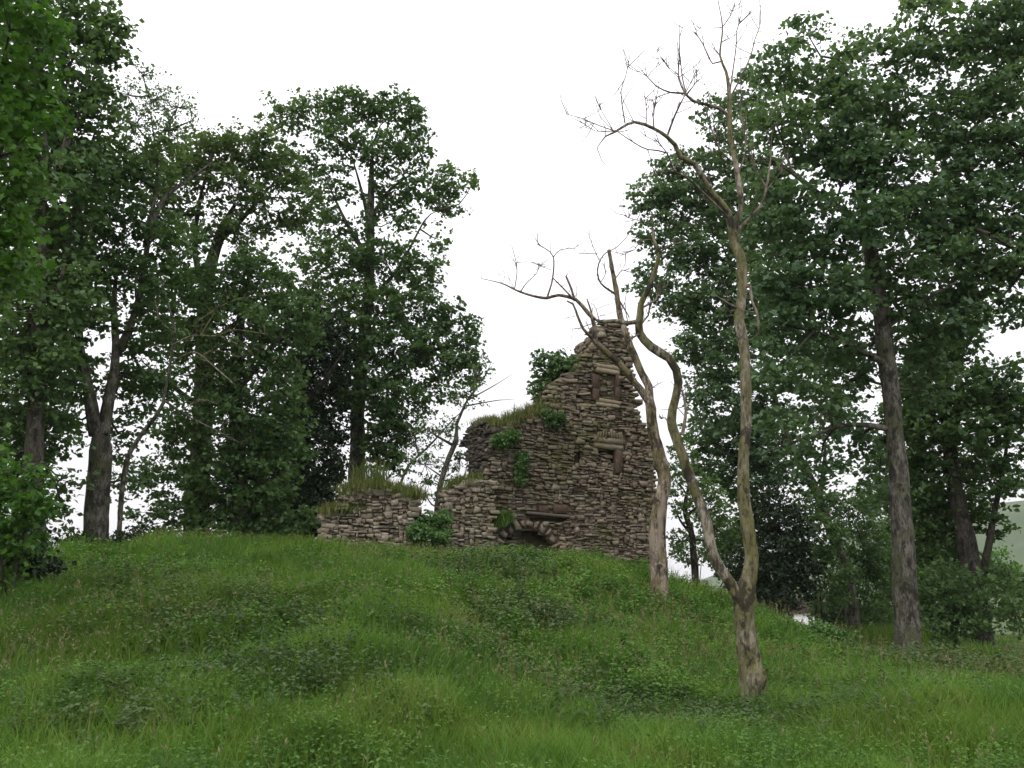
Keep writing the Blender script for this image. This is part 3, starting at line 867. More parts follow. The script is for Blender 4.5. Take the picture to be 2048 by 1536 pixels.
tag(mesh_obj('nettles', v, f, M['nettle']), 'dark green nettles and docks growing in patches over the mound', 'weeds', kind='stuff')

# lusher and ranker patches, and growth left long round trunks and wall feet
acc, accn = Acc(), Acc()
for (px, py, r, nb) in [(560, 1120, 1.1, 2600), (600, 1165, 1.0, 2400), (520, 1210, .9, 2000), (240, 1190, .9, 1600), (250, 1290, .9, 2200), (180, 1330, .8, 1800), (640, 1370, .6, 1400), (450, 1290, .6, 1200), (1000, 1525, .6, 2200), (640, 1500, .7, 2200), (1240, 1530, .7, 2200), (1700, 1500, .9, 2600), (1760, 1290, 1.6, 3000), (1900, 1480, .8, 2200), (60, 1290, .7, 1400)]:
    c = ground(px, py); x = c[0] + gr.normal(size=nb) * r * 0.8; y = c[1] + gr.normal(size=nb) * r * 0.9
    root = np.stack([x, y, height(x, y) - 0.02], -1)
    v, f = blades(gr, root, (0.26 + 0.011 * c[1]) * (0.5 + 0.8 * gr.random(nb)), (0.006 + 0.0006 * c[1]) * (0.7 + 0.6 * gr.random(nb)), 0.6); acc.add(v, f)
v, f = acc.get()
tag(mesh_obj('lush_grass', v, f, M['lush']), 'bright fresh green grass in patches among the nettles', 'grass', kind='stuff')
acc = Acc()
for (px, py, r, nb, hh) in [(970, 1175, .55, 110, .62), (1010, 1140, .6, 90, .6), (380, 1265, .9, 240, .6), (440, 1250, .7, 160, .6), (320, 1180, .8, 150, .55), (660, 1375, .5, 150, .5), (260, 1440, .45, 120, .42), (1310, 1500, .6, 240, .4), (1230, 1440, .6, 160, .42), (1420, 1480, .6, 200, .4), (1560, 1470, .6, 200, .4), (1040, 1250, .5, 90, .55), (1090, 1260, .4, 80, .55), (1700, 1420, .8, 220, .45), (1950, 1350, 1.0, 240, .5), (760, 1300, .8, 160, .5), (500, 1400, .6, 140, .45)]:
    c = ground(px, py); nb = int(nb * 0.75); x = c[0] + gr.normal(size=nb) * r * 1.3; y = c[1] + gr.normal(size=nb) * r * 1.3
    v, f = nettles(gr, x, y, hh * (0.7 + 0.5 * gr.random(nb)), 5, 4, 0.05 + 0.003 * c[1]); acc.add(v, f)
v, f = acc.get()
tag(mesh_obj('nettle_clumps', v, f, M['nettle_dark']), 'taller dark clumps of nettles standing out on the slope', 'weeds', kind='stuff')
acc = Acc()
for (px0, py0, px1, py1, nb, hh) in [(1495, 1440, 1535, 1440, 260, .32), (1300, 1186, 1340, 1186, 420, .5), (1790, 1328, 1845, 1328, 300, .3), (1940, 1318, 1985, 1318, 420, .5), (640, 1098, 830, 1100, 1500, .5), (880, 1100, 1000, 1100, 1000, .5), (1110, 1112, 1300, 1150, 1400, .5), (165, 1112, 225, 1112, 420, .5)]:
    a0, b0 = ground(px0, py0), ground(px1, py1); t = gr.random((nb, 1))
    q = a0 * (1 - t) + b0 * t + gr.normal(size=(nb, 3)) * np.array((.12, .28, 0))
    q[:, 2] = height(q[:, 0], q[:, 1]) - 0.02
    v, f = blades(gr, q, hh * (0.5 + 0.8 * gr.random(nb)), 0.007 + 0.0006 * q[:, 1], 0.5); acc.add(v, f)
v, f = acc.get()
tag(mesh_obj('long_grass', v, f, M['grass']), 'long grass left standing round the trunks and wall feet', 'grass', kind='stuff')
n = 7500
x, y = scatter(gr, n, 0, 0, 7.5, 28)
keep = gr.random(n) < sstep(0.5, 0.75, nz2(x * 0.3 + 11, y * 0.3 + 31)) * 0.9 + 0.05
x, y = x[keep], y[keep]; n = len(x)
root = np.stack([x, y, height(x, y)], -1)
h = 0.36 + 0.24 * gr.random(n)
v, f = blades(gr, root, h, 0.006 + 0.0004 * y, 0.25); acc = Acc(); acc.add(v, f)
tips = v.reshape(-1, 5, 3)[:, 4]
for k in range(5):
    a = unit(gr, n); a[:, 2] = 0.9
    p0 = tips - np.array((0, 0, 0.12)) * gr.random((n, 1)) + gr.normal(size=(n, 3)) * 0.012
    v, f = leaves(p0, a, unit(gr, n), 0.04 + 0.03 * gr.random(n), 0.012 + 0.0005 * y); acc.add(v, f)
v, f = acc.get()
tag(mesh_obj('seed_grass', v, f, M['seed']), 'thin straw coloured grass stems with seed heads on the slope', 'grass', kind='stuff')

def tuft(name, label, px, mat, n, h, seed, cat='grass', spread=0.3, w=0.02, lean=0.6, group='grass tufts growing on the ruin'):
    """grass growing on masonry: px = list of points (world) it is rooted along"""
    rng = np.random.default_rng(seed)
    pts = np.array(px); seg = rng.integers(len(pts) - 1, size=n); t = rng.random((n, 1))
    root = pts[seg] * (1 - t) + pts[seg + 1] * t + rng.normal(size=(n, 3)) * np.array((spread * 0.4, spread * 0.5, 0.05))
    e = root[:, :].mean(0)
    v, f = blades(rng, root, h * (0.4 + 0.9 * rng.random(n)), w * (0.6 + 0.8 * rng.random(n)), lean)
    o = link(name, np_mesh(name, v - e, f), mat); o.location = [float(c) for c in e]
    return tag(o, label, cat, group)
def Fp(F, pts, dep=0.4): return [F.at(*F.uv(*q), dep) for q in pts]
tuft('grass_tuft', 'long straw and green grass along the sloping shoulder of the tower', Fp(FA, [(1014, 858), (1040, 842), (1075, 830), (1108, 818)], 0.35), M['drygrass'], 2600, 0.42, 1, spread=0.5)
tuft('grass_tuft', 'short dry grass crowning the dark left stub of the tower', Fp(FB, [(940, 852), (965, 845), (982, 855)], 0.3), M['drygrass'], 1500, 0.24, 2, spread=0.35)
tuft('grass_tuft', 'grass on the low stepped wall joined to the tower', Fp(FC, [(904, 978), (930, 966), (960, 960)], 0.3), M['drygrass'], 900, 0.26, 3, spread=0.4)
tuft('grass_tuft', 'thick yellowish grass on top of the low broken wall', Fp(FD, [(690, 990), (720, 980), (765, 978), (810, 988), (828, 998)], 0.3), M['drygrass'], 2800, 0.34, 4, spread=0.5)
tuft('grass_tuft', 'dry grass on the lower step of the broken wall', Fp(FD, [(652, 1028), (668, 1026), (715, 1022)], 0.12), M['drygrass'], 1100, 0.30, 5, spread=0.28)
tuft('grass_tuft', 'green tuft growing low on the tower beside the arch', Fp(FA, [(982, 1060), (1000, 1050), (1018, 1046)], -0.05), M['grass'], 700, 0.42, 6, spread=0.2)
tuft('grass_tuft', 'small dry tuft high on the left edge of the tower', Fp(FA, [(1160, 738), (1172, 722), (1180, 706)], 0.3), M['drygrass'], 350, 0.22, 7, spread=0.2)
tuft('grass_tuft', 'grass on the right shoulder of the tower', Fp(FA, [(1284, 850), (1300, 878), (1306, 905)], 0.4), M['drygrass'], 500, 0.25, 8, spread=0.25)
tuft('weed_clump', 'tall pale weeds standing on the low broken wall', Fp(FD, [(705, 978), (735, 972), (768, 980)], 0.5), M['drygrass'], 260, 0.85, 9, 'weeds', spread=0.3, w=0.03, lean=0.25)

def bush(name, label, blobs, mat, seed, size=0.1, per=20, srad=0.25, dens=1.3, cat='bush', group='bushes and plants around the ruin', wood='bark_dark', stem=True, base=None):
    """leafy plant: foliage lobes over a few stems rooted at base"""
    rng = np.random.default_rng(seed)
    bx, by, rx, ry, Y, _ = blobs[0]
    if base is None:
        b = on_ground(bx, Y)
    else: b = np.array(base)
    e = empty(name, b); tag(e, label, cat, group)
    skel = [b + np.array((0, 0, 0.05))]
    if stem:
        for k in range(min(4, 1 + len(blobs))):
            q = blobs[k % len(blobs)]
            top = P(q[0] + rng.normal() * q[2] * 0.2, q[1], q[4])
            st = b + rng.normal(size=3) * np.array((0.08, 0.08, 0)) - np.array((0, 0, 0.1))
            mid = 0.5 * (st + top) + rng.normal(size=3) * 0.08
            v, f = tube([st, mid, top], [0.035, 0.025, 0.01], 5, 0.3)
            mesh_obj('stem', v, tri(f), M[wood], e, smooth=True)
            p, _ = resample([st, mid, top], [1, 1, 1], 0.3); skel += list(p[len(p) // 3:])
    crown(e, rng, blobs, skel, mat, M[wood], size, per, srad, dens, name='foliage', twig_share=0.15)
    return e
Yt = 31.9
bush('ivy_bush', 'dense dark green bush sprouting from the top left of the tower', [(1095, 735, 34, 32, Yt + .5, 1), (1130, 742, 36, 38, Yt + .5, 1), (1085, 775, 26, 28, Yt + .4, .9), (1150, 735, 24, 22, Yt + .5, .8), (1120, 775, 26, 22, Yt + .3, .8)],
     M['leaf'], 31, 0.13, 16, 0.3, 1.0, base=FA.at(*FA.uv(1115, 800), 0.5))
bush('ivy', 'bright green ivy below the dark stub of the tower', [(1000, 882, 18, 14, 30.75, 1), (1022, 872, 16, 16, 30.75, .9)], M['ivy'], 32, 0.09, 16, 0.18, 1.3, 'ivy', base=FA.at(*FA.uv(1005, 900), -0.02), stem=False)
bush('ivy', 'ivy trailing down the middle left of the tower face', [(1044, 925, 12, 22, 30.95, 1), (1040, 955, 9, 14, 30.95, .8)], M['ivy'], 33, 0.09, 16, 0.16, 1.2, 'ivy', base=FA.at(*FA.uv(1042, 965), -0.02), stem=False)
bush('ivy', 'dark green plant in the hollow below the shoulder of the tower', [(1112, 840, 18, 14, 31.2, 1), (1096, 830, 12, 10, 31.2, .8)], M['leaf'], 34, 0.1, 16, 0.18, 1.2, 'ivy', base=FA.at(*FA.uv(1110, 858), -0.02), stem=False)
bush('shrub', 'green bush filling the gap between broken wall and tower', [(852, 1048, 30, 22, 29.5, 1), (882, 1042, 22, 18, 29.5, .9), (834, 1066, 20, 18, 29.0, 1), (866, 1074, 34, 20, 29.2, 1)], M['ivy'], 35, 0.09, 20, 0.22, 1.5)

# ------------------------------------------------------------------ living trees
def live(name, label, stems, bark, seed, blobs, leafm, size=0.16, per=22, srad=0.5, dens=1.0, group='leafy trees around the ruin', twig='bark_dark', **kw):
    e, skel, rng = tree(name, label, stems, M[bark], seed, group=group)
    crown(e, rng, blobs, skel, M[leafm], M[twig], size, per, srad, dens, **kw)
    return e

# near tree standing just outside the left edge, branches hanging into view
YN = 13.0
live('sycamore_tree', 'near tree hanging bright green leaves down the left edge', [
    ([(-330, 1300, 60), (-320, 900, 48), (-300, 500, 40), (-280, 100, 30), (-250, -200, 20)], YN, 0),
    ([(-300, 500, 22), (-180, 380, 16), (-60, 330, 10), (40, 300, 6)], YN, -0.5),
    ([(-290, 200, 20), (-150, 60, 14), (0, 0, 9), (110, 20, 5)], YN, 0.4),
    ([(-310, 750, 16), (-160, 620, 11), (-40, 560, 6), (30, 540, 4)], YN, 0.3)],
    'bark_dark', 41,
    [(20, 60, 100, 120, YN, 1), (70, 200, 60, 70, YN + .5, .7), (10, 280, 80, 110, YN - .3, 1), (20, 420, 70, 80, YN, .9), (-20, 540, 70, 70, YN + .3, 1), (40, 530, 40, 40, YN, .5), (-60, 180, 90, 130, YN, .8), (-90, 420, 80, 120, YN, .8)],
    'leaf_bright', size=0.13, per=16, srad=0.33, dens=0.9, tpl=LEAF_LOBED)

live('sycamore_tree', 'dark tree at the far left edge behind the hanging leaves', [
    ([(70, 1120, 24), (66, 950, 19), (72, 800, 16), (78, 620, 12), (90, 400, 8)], 25, 0),
    ([(72, 800, 10), (40, 700, 7), (10, 600, 5)], 25, -1), ([(76, 680, 9), (120, 560, 7), (150, 440, 4)], 25, 1)],
    'bark_dark', 42,
    [(60, 620, 110, 110, 25, 1.1), (30, 480, 110, 110, 26, 1.1), (110, 380, 100, 110, 25.5, 1.1), (60, 250, 110, 110, 26, 1.1), (130, 120, 110, 100, 26, 1.0), (200, 70, 50, 50, 26, .7), (160, 250, 70, 80, 26, .9), (30, 780, 80, 80, 25, .9), (100, 740, 70, 60, 25, .8), (20, 900, 70, 70, 26, .7), (40, 30, 120, 90, 26, 1), (110, 880, 55, 45, 26, .5), (120, 540, 70, 60, 26, .9), (190, 40, 60, 60, 26, .8), (205, 110, 34, 30, 26, .6), (150, 640, 60, 60, 26.5, .7), (20, 700, 60, 70, 26, 1), (70, 850, 60, 60, 26, .8), (20, 1000, 60, 60, 26.5, .8), (120, 960, 40, 30, 26.5, .35), (130, 1040, 40, 22, 27, .4), (40, 560, 90, 70, 26, 1), (160, 560, 50, 50, 26.5, .8), (110, 800, 50, 50, 27, .7), (20, 860, 60, 60, 27, .9), (90, 1000, 50, 40, 27, .5), (170, 350, 60, 60, 26.5, .8), (210, 200, 40, 50, 26.5, .7)],
    'leaf', size=0.16, srad=0.5, flat=0.33)

live('ash_tree', 'twin stemmed tree with pale trunks at the left end of the mound', [
    ([(192, 1110, 24), (195, 1000, 22), (202, 900, 21), (200, 850, 19)], 27.5, 0),
    ([(194, 870, 18), (176, 780, 15), (160, 690, 13), (155, 600, 11), (145, 555, 8), (120, 480, 6)], 27.5, -0.5),
    ([(156, 610, 8), (170, 560, 7), (185, 470, 5)], 27.2, 0.4),
    ([(206, 870, 17), (220, 790, 14), (232, 700, 12), (228, 600, 9), (240, 500, 6)], 27.5, 0.6),
    ([(232, 710, 11), (262, 650, 10), (285, 560, 9), (300, 450, 8), (315, 340, 5), (300, 220, 3)], 28.0, 0.6),
    ([(296, 470, 8), (330, 395, 7), (385, 355, 6), (430, 320, 4)], 28.4, 0.6)],
    'bark', 43,
    [(215, 330, 70, 70, 27.6, .7), (170, 470, 80, 80, 27.4, .9), (300, 330, 60, 60, 28.4, .55),
     (100, 600, 60, 70, 27.2, .8), (270, 560, 70, 60, 27.8, .8), (320, 470, 60, 60, 28.2, .7), (200, 600, 50, 50, 28.5, .5), (280, 660, 50, 50, 28.2, .6), (150, 760, 50, 60, 28.5, .45), (120, 700, 50, 60, 27, .7), (280, 740, 50, 50, 28.3, .7), (240, 420, 60, 60, 28, .8), (330, 560, 60, 50, 29, .8), (120, 830, 45, 50, 28.5, .5), (250, 860, 50, 45, 29, .5), (330, 650, 50, 50, 29, .7), (250, 960, 50, 40, 29, .35), (200, 520, 50, 50, 28, .8), (250, 330, 50, 50, 28.5, .7), (230, 760, 40, 50, 29, .5), (310, 780, 50, 50, 29.5, .7), (360, 480, 50, 50, 30, .7)],
    'leaf', size=0.15, srad=0.45, flat=0.35)
WISP = bpy.context.scene.objects[:]
ash = [o for o in WISP if o.name.startswith('ash_tree')][0]
wr = np.random.default_rng(430)
wsk = [P(x, y, 28.6) for x, y in ((300, 330), (300, 280), (300, 230), (315, 340), (285, 300), (330, 300), (300, 190), (340, 260))]
crown(ash, wr, [(285, 150, 34, 34, 28.6, .6), (255, 190, 40, 36, 28.4, .6), (310, 200, 45, 40, 28.8, .8), (355, 215, 40, 34, 28.6, .7), (385, 240, 24, 20, 28.6, .5), (270, 250, 50, 40, 28.3, .9), (335, 260, 50, 36, 28.6, .9)], wsk, M['leaf_cool'], M['bark'], 0.085, 9, 0.3, 0.8, twig_share=0.7)

live('oak_tree', 'broad olive crowned tree with a dark trunk left of centre', [
    ([(395, 1090, 26), (398, 950, 22), (408, 800, 19), (410, 650, 17), (415, 560, 15), (440, 470, 11), (470, 410, 7)], 33.5, 0),
    ([(412, 600, 10), (390, 500, 8), (400, 400, 6), (420, 320, 4)], 33.5, -1),
    ([(440, 480, 9), (500, 420, 7), (560, 350, 4)], 33.5, 1), ([(410, 700, 9), (480, 640, 7), (540, 600, 4)], 33.5, -1.5), ([(405, 820, 8), (330, 760, 6), (280, 720, 3)], 33.5, -1)],
    'bark_dark', 44,
    [(420, 300, 85, 42, 33.5, 1), (500, 305, 75, 45, 34, 1), (560, 340, 55, 50, 34, .9), (370, 350, 60, 40, 33, .8), (460, 370, 80, 40, 33, .7), (540, 430, 60, 50, 34, .6), (400, 440, 70, 50, 33, .6), (330, 330, 55, 45, 32, .8), (310, 400, 55, 50, 32, .7), (600, 400, 40, 50, 34, .7), (480, 470, 60, 50, 34, .5)],
    'leaf_olive', size=0.16, srad=0.5)
live('sycamore_tree', 'shaggy green tree in the dark clump left of the broken wall', [
    ([(480, 1090, 16), (478, 950, 14), (470, 800, 12), (480, 650, 9), (500, 540, 5)], 31.5, 0),
    ([(474, 840, 8), (420, 760, 6), (370, 700, 3)], 31.5, -1), ([(476, 780, 8), (540, 700, 6), (580, 640, 3)], 31.5, -1)],
    'bark_dark', 45,
    [(420, 570, 80, 60, 31.5, .9), (520, 560, 80, 70, 32, 1), (370, 640, 70, 60, 31.5, .9), (470, 660, 90, 70, 31, 1), (570, 650, 80, 70, 32, 1), (400, 750, 90, 60, 31.5, .8), (520, 760, 90, 60, 31.5, .9), (450, 850, 90, 60, 31, .9), (350, 860, 60, 50, 31.5, .7), (560, 860, 70, 60, 32, .9), (330, 950, 70, 50, 32, .7), (430, 950, 80, 60, 31.5, .9), (520, 960, 80, 70, 31.5, 1), (340, 1030, 70, 35, 31.5, .8), (450, 1040, 80, 35, 31.5, 1), (560, 1040, 70, 40, 32, 1)],
    'leaf', size=0.15, srad=0.48, dens=1.1, flat=0.33)
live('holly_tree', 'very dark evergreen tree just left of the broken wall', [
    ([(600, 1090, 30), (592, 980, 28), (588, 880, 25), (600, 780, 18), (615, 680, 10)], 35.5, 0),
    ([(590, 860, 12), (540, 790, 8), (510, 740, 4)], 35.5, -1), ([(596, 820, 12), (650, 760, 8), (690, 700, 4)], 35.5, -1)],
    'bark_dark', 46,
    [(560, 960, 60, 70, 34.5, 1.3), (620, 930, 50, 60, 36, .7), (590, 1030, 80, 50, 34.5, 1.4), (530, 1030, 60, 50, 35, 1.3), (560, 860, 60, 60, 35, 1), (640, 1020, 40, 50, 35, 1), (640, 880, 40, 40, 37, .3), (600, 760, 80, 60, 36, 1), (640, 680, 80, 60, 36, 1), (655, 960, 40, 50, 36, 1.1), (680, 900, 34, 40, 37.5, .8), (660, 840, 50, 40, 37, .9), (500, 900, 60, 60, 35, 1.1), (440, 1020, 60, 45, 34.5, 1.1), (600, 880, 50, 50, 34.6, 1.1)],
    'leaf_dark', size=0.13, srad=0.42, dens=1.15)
live('sycamore_tree', 'tallest tree, its rounded crown standing over the broken wall', [
    ([(714, 1060, 18), (714, 940, 16), (716, 830, 15), (726, 700, 13), (737, 580, 11), (741, 450, 9), (742, 380, 7), (745, 290, 4)], 39, 0),
    ([(738, 520, 7), (690, 440, 5), (640, 330, 3)], 39, -1), ([(741, 470, 8), (728, 400, 6), (700, 300, 3)], 39, 0.5), ([(740, 440, 7), (780, 380, 5), (850, 330, 3)], 39, 0.6),
    ([(735, 610, 7), (800, 530, 4), (850, 440, 3), (880, 420, 2)], 39, -0.6), ([(720, 760, 9), (660, 690, 6), (610, 620, 3)], 39, -1.2), ([(718, 800, 9), (790, 740, 6), (860, 700, 3)], 39, -0.8)],
    'bark', 47,
    [(565, 240, 50, 35, 39, .75), (630, 215, 60, 35, 39, .9), (710, 215, 60, 38, 39, 1), (790, 225, 60, 40, 39, 1), (830, 280, 34, 60, 39, .9), (680, 280, 60, 45, 38.5, .8), (760, 300, 60, 45, 38.5, .9), (600, 330, 50, 40, 39, .6), (660, 370, 60, 40, 38.5, .7), (790, 380, 60, 45, 39, .8), (860, 380, 45, 45, 39, .8), (905, 360, 28, 35, 39, .7), (945, 368, 14, 26, 39, .6), (900, 420, 28, 22, 39, .7), (620, 440, 60, 40, 38, .7), (700, 460, 60, 35, 38.5, .5), (790, 440, 50, 30, 39, .5),
     (660, 520, 80, 45, 38, 1), (770, 520, 70, 45, 38.5, 1), (850, 530, 45, 55, 39, .8), (880, 480, 18, 25, 39, .5), (640, 600, 80, 50, 38, 1), (740, 610, 80, 55, 38, 1), (830, 620, 65, 60, 38.5, 1), (680, 690, 80, 50, 37.5, 1), (780, 700, 80, 55, 38, 1), (860, 700, 60, 50, 38.5, .9), (905, 650, 34, 44, 39, .9), (940, 690, 26, 50, 39, .8), (955, 740, 22, 26, 39, .7), (920, 740, 50, 30, 39, .7), (720, 780, 80, 45, 37.5, 1), (800, 800, 55, 60, 38, 1), (880, 770, 50, 35, 39, .5), (775, 860, 42, 60, 38.2, 1.6), (775, 920, 34, 30, 38.2, 1.3), (660, 790, 60, 50, 38, .8)],
    'leaf', size=0.165, srad=0.48, dens=0.88, flat=0.36)
# scrub between the broken wall and the tower
live('hawthorn_tree', 'thin leaning scrub tree between broken wall and tower', [
    ([(862, 1080, 6), (878, 990, 6), (892, 930, 5), (912, 880, 5), (912, 845, 3.5)], 36, 0),
    ([(912, 850, 4), (935, 800, 3), (965, 760, 2), (985, 720, 1)], 36, 0.4), ([(905, 890, 4), (870, 870, 3), (840, 850, 2)], 36, -0.4),
    ([(880, 980, 4), (925, 960, 3), (935, 920, 2)], 36, 0.2), ([(936, 800, 2), (990, 770, 1.4), (1030, 745, .8)], 36, 0.3), ([(948, 780, 2), (955, 730, 1.2), (975, 700, .7)], 36, 0.3), ([(930, 812, 2), (1000, 800, 1.2), (1035, 800, .7)], 36, 0.2),
    ([(800, 970, 3.5), (818, 930, 3.5), (860, 890, 3), (905, 840, 2), (940, 810, 1.4)], 37.5, 0)],
    'bark', 48, [(850, 930, 45, 35, 36, .35), (880, 860, 45, 35, 36.5, .4), (930, 790, 35, 30, 36, .4), (850, 990, 40, 30, 36, .3), (920, 920, 30, 35, 37, .3), (960, 740, 25, 30, 37, .15), (830, 870, 40, 40, 38, .5), (895, 960, 20, 30, 37, .3)],
    'leaf', size=0.10, srad=0.34, dens=0.9, twig_share=0.8)
bt = np.random.default_rng(481)

# right-hand group
live('sycamore_tree', 'large tree with a straight grey trunk on the meadow to the right', [
    ([(1817, 1325, 24), (1812, 1200, 22), (1803, 1020, 20), (1788, 850, 18), (1772, 700, 17), (1752, 560, 15), (1735, 470, 14), (1722, 390, 10), (1705, 250, 7), (1690, 120, 4)], 26.6, 0),
    ([(1742, 500, 11), (1700, 432, 10), (1640, 390, 9), (1585, 345, 7), (1540, 318, 4), (1515, 322, 2)], 26.6, -1.0),
    ([(1585, 345, 4), (1568, 290, 3), (1560, 200, 2)], 26.0, 0), ([(1735, 460, 9), (1790, 405, 8), (1850, 390, 6), (1900, 340, 4)], 26.6, 1),
    ([(1724, 400, 7), (1760, 300, 6), (1800, 200, 4), (1840, 80, 2)], 26.6, 1), ([(1775, 730, 9), (1700, 690, 7), (1630, 660, 4)], 26.6, -1.5), ([(1790, 860, 8), (1700, 850, 6), (1600, 880, 5), (1530, 905, 3)], 26.6, -1.0), ([(1765, 660, 8), (1850, 600, 6), (1920, 560, 4)], 26.6, -1)],
    'bark', 51,
    [(1560, 140, 55, 50, 26.1, .7), (1610, 60, 40, 40, 26.1, .45), (1640, 170, 60, 60, 26.6, .8), (1700, 200, 70, 60, 26.6, .9), (1550, 240, 60, 60, 25.6, .6), (1620, 270, 70, 60, 26.1, .9), (1700, 310, 70, 60, 26.1, 1), (1790, 210, 60, 70, 27.1, .8), (1820, 120, 60, 60, 27.1, .8), (1850, 30, 60, 60, 27.1, .8), (1780, 330, 70, 60, 26.1, 1), (1590, 400, 80, 50, 25.6, .8), (1540, 470, 70, 55, 25.6, .8), (1650, 470, 80, 60, 25.6, 1), (1740, 440, 80, 60, 25.1, .6), (1830, 420, 80, 60, 26.1, 1), (1580, 560, 80, 55, 25.6, .9), (1660, 590, 80, 60, 25.6, .95), (1570, 650, 70, 50, 25.6, .7), (1650, 690, 70, 45, 26.1, .6), (1840, 520, 80, 60, 26.1, .95), (1810, 610, 60, 50, 26.6, .6), (1570, 850, 80, 35, 25.6, .45), (1650, 800, 60, 40, 26.1, .5), (1560, 740, 70, 45, 25.6, .8), (1530, 380, 45, 60, 26.1, .7), (1700, 560, 70, 50, 27.6, .8), (1690, 760, 60, 50, 27.6, .7), (1720, 880, 60, 40, 27.6, .6), (1640, 930, 60, 40, 27.1, .5), (1860, 620, 60, 50, 27.6, .7), (1560, 560, 60, 50, 27.6, .7), (1860, 760, 60, 50, 28.1, .8), (1840, 680, 60, 50, 28.1, .8), (1720, 690, 60, 50, 28.1, .8), (1760, 960, 50, 50, 29.1, .6), (1880, 230, 60, 60, 27.1, .8), (1720, 100, 60, 50, 27.1, .6), (1710, 330, 50, 60, 25.6, .8), (1700, 220, 50, 60, 25.8, .7), (1735, 430, 45, 40, 25.4, .5)],
    'leaf_cool', size=0.165, srad=0.48, dens=1.15, flat=0.28)
live('sycamore_tree', 'tree filling the top right corner, trunk hidden beyond the edge', [
    ([(2190, 1350, 32), (2170, 1000, 26), (2140, 700, 20), (2110, 400, 14), (2080, 150, 8)], 26, 0),
    ([(2130, 600, 12), (2060, 520, 9), (1980, 470, 5)], 26, -1), ([(2110, 400, 10), (2040, 300, 8), (1960, 240, 4)], 26, 0), ([(2090, 240, 8), (2020, 130, 6), (1950, 60, 3)], 26, .5)],
    'bark_dark', 52,
    [(1960, 60, 70, 60, 26, .7), (2030, 60, 60, 80, 26, 1), (2020, 170, 70, 60, 26, 1), (1930, 160, 60, 50, 26.5, .5), (1960, 260, 80, 60, 26.5, .9), (2040, 300, 60, 70, 26, 1), (1930, 350, 70, 50, 26.5, .7), (2000, 410, 80, 60, 26, 1), (1930, 470, 70, 60, 26.5, .9), (2020, 510, 70, 60, 26, 1), (1960, 570, 70, 50, 26.5, .9), (2040, 610, 40, 35, 26, .8), (1900, 300, 50, 60, 27, .8), (1930, 650, 50, 36, 26.5, .7), (1890, 440, 50, 50, 27, .8), (1910, 90, 50, 50, 27, .6)],
    'leaf_cool', size=0.165, srad=0.48, dens=1.25, flat=0.28)
live('sycamore_tree', 'dark forked tree near the right edge of the meadow', [
    ([(1962, 1310, 24), (1950, 1200, 22), (1935, 1100, 19), (1915, 1000, 16), (1900, 900, 14), (1890, 780, 11), (1885, 650, 7)], 34, 0),
    ([(1955, 1190, 13), (1972, 1120, 11), (1988, 1030, 9), (2008, 930, 7), (2020, 840, 4)], 34, -.6), ([(1900, 880, 9), (1850, 820, 7), (1820, 760, 4)], 34, -1)],
    'bark_dark', 53,
    [(1900, 680, 70, 60, 34, 1), (1850, 740, 60, 50, 34, .9), (1930, 780, 70, 50, 33.5, .9), (1990, 790, 60, 40, 33.5, .8), (1860, 850, 60, 60, 34, 1), (1960, 860, 60, 45, 33, .8), (2020, 890, 40, 40, 33, .6), (1850, 950, 55, 50, 34.5, .9), (1990, 960, 45, 40, 33, .5), (1920, 1000, 60, 50, 35, .7), (1860, 1060, 60, 50, 35, .9), (1990, 740, 50, 25, 33, .5), (1980, 1040, 40, 35, 34, .4), (1940, 620, 50, 40, 34, .7), (1800, 900, 50, 50, 35, .9), (1820, 820, 50, 50, 35, .9), (1950, 920, 50, 40, 35, .8), (2030, 830, 40, 40, 33, .9), (1810, 990, 50, 50, 36, .8), (2030, 960, 40, 30, 33.5, .5)],
    'leaf', size=0.165, srad=0.48, dens=1.45, flat=0.3)
live('ash_tree', 'slender leaning tree with a pale trunk behind the dead tree', [
    ([(1712, 1275, 13), (1702, 1200, 12), (1690, 1130, 11), (1665, 1075, 9), (1640, 1000, 9), (1600, 920, 8), (1565, 850, 6), (1530, 720, 5), (1490, 600, 4), (1440, 480, 3)], 40, 0),
    ([(1640, 1000, 6), (1650, 900, 5), (1640, 820, 3)], 40, 0), ([(1530, 720, 5), (1460, 690, 4), (1400, 640, 3)], 40, -1), ([(1490, 600, 4), (1400, 530, 3), (1330, 470, 2)], 40, -1)],
    'bark', 54,
    [(1300, 390, 45, 40, 39, .8), (1370, 400, 60, 50, 39, .9), (1440, 420, 60, 60, 39, .9), (1310, 460, 50, 35, 39, .7), (1380, 500, 60, 50, 39, .95), (1460, 530, 60, 60, 39, 1), (1290, 560, 40, 40, 39, .55), (1350, 590, 60, 40, 39, .8), (1420, 620, 70, 50, 39, 1), (1500, 640, 60, 60, 40, .9), (1390, 690, 50, 35, 39, .65), (1440, 720, 60, 50, 39, .95), (1420, 790, 50, 45, 39, .8), (1500, 790, 60, 50, 40, .8), (1400, 860, 45, 40, 39, .6), (1470, 870, 70, 50, 40, 1), (1420, 930, 50, 40, 39.5, .75), (1560, 930, 70, 45, 40, .8), (1500, 950, 60, 50, 40, .95), (1460, 300, 50, 70, 38, .7), (1420, 230, 50, 45, 38, .35), (1500, 200, 45, 70, 38, .6), (1340, 340, 40, 25, 39, .5), (1520, 360, 50, 60, 39, .8), (1540, 450, 60, 60, 40, .8), (1570, 600, 60, 60, 41, .8), (1600, 720, 70, 60, 41, .8), (1640, 830, 70, 50, 41, .7), (1540, 860, 60, 50, 41, .8), (1380, 330, 50, 40, 39, .5)],
    'leaf_cool', size=0.175, srad=0.5, dens=1.2, flat=0.28)
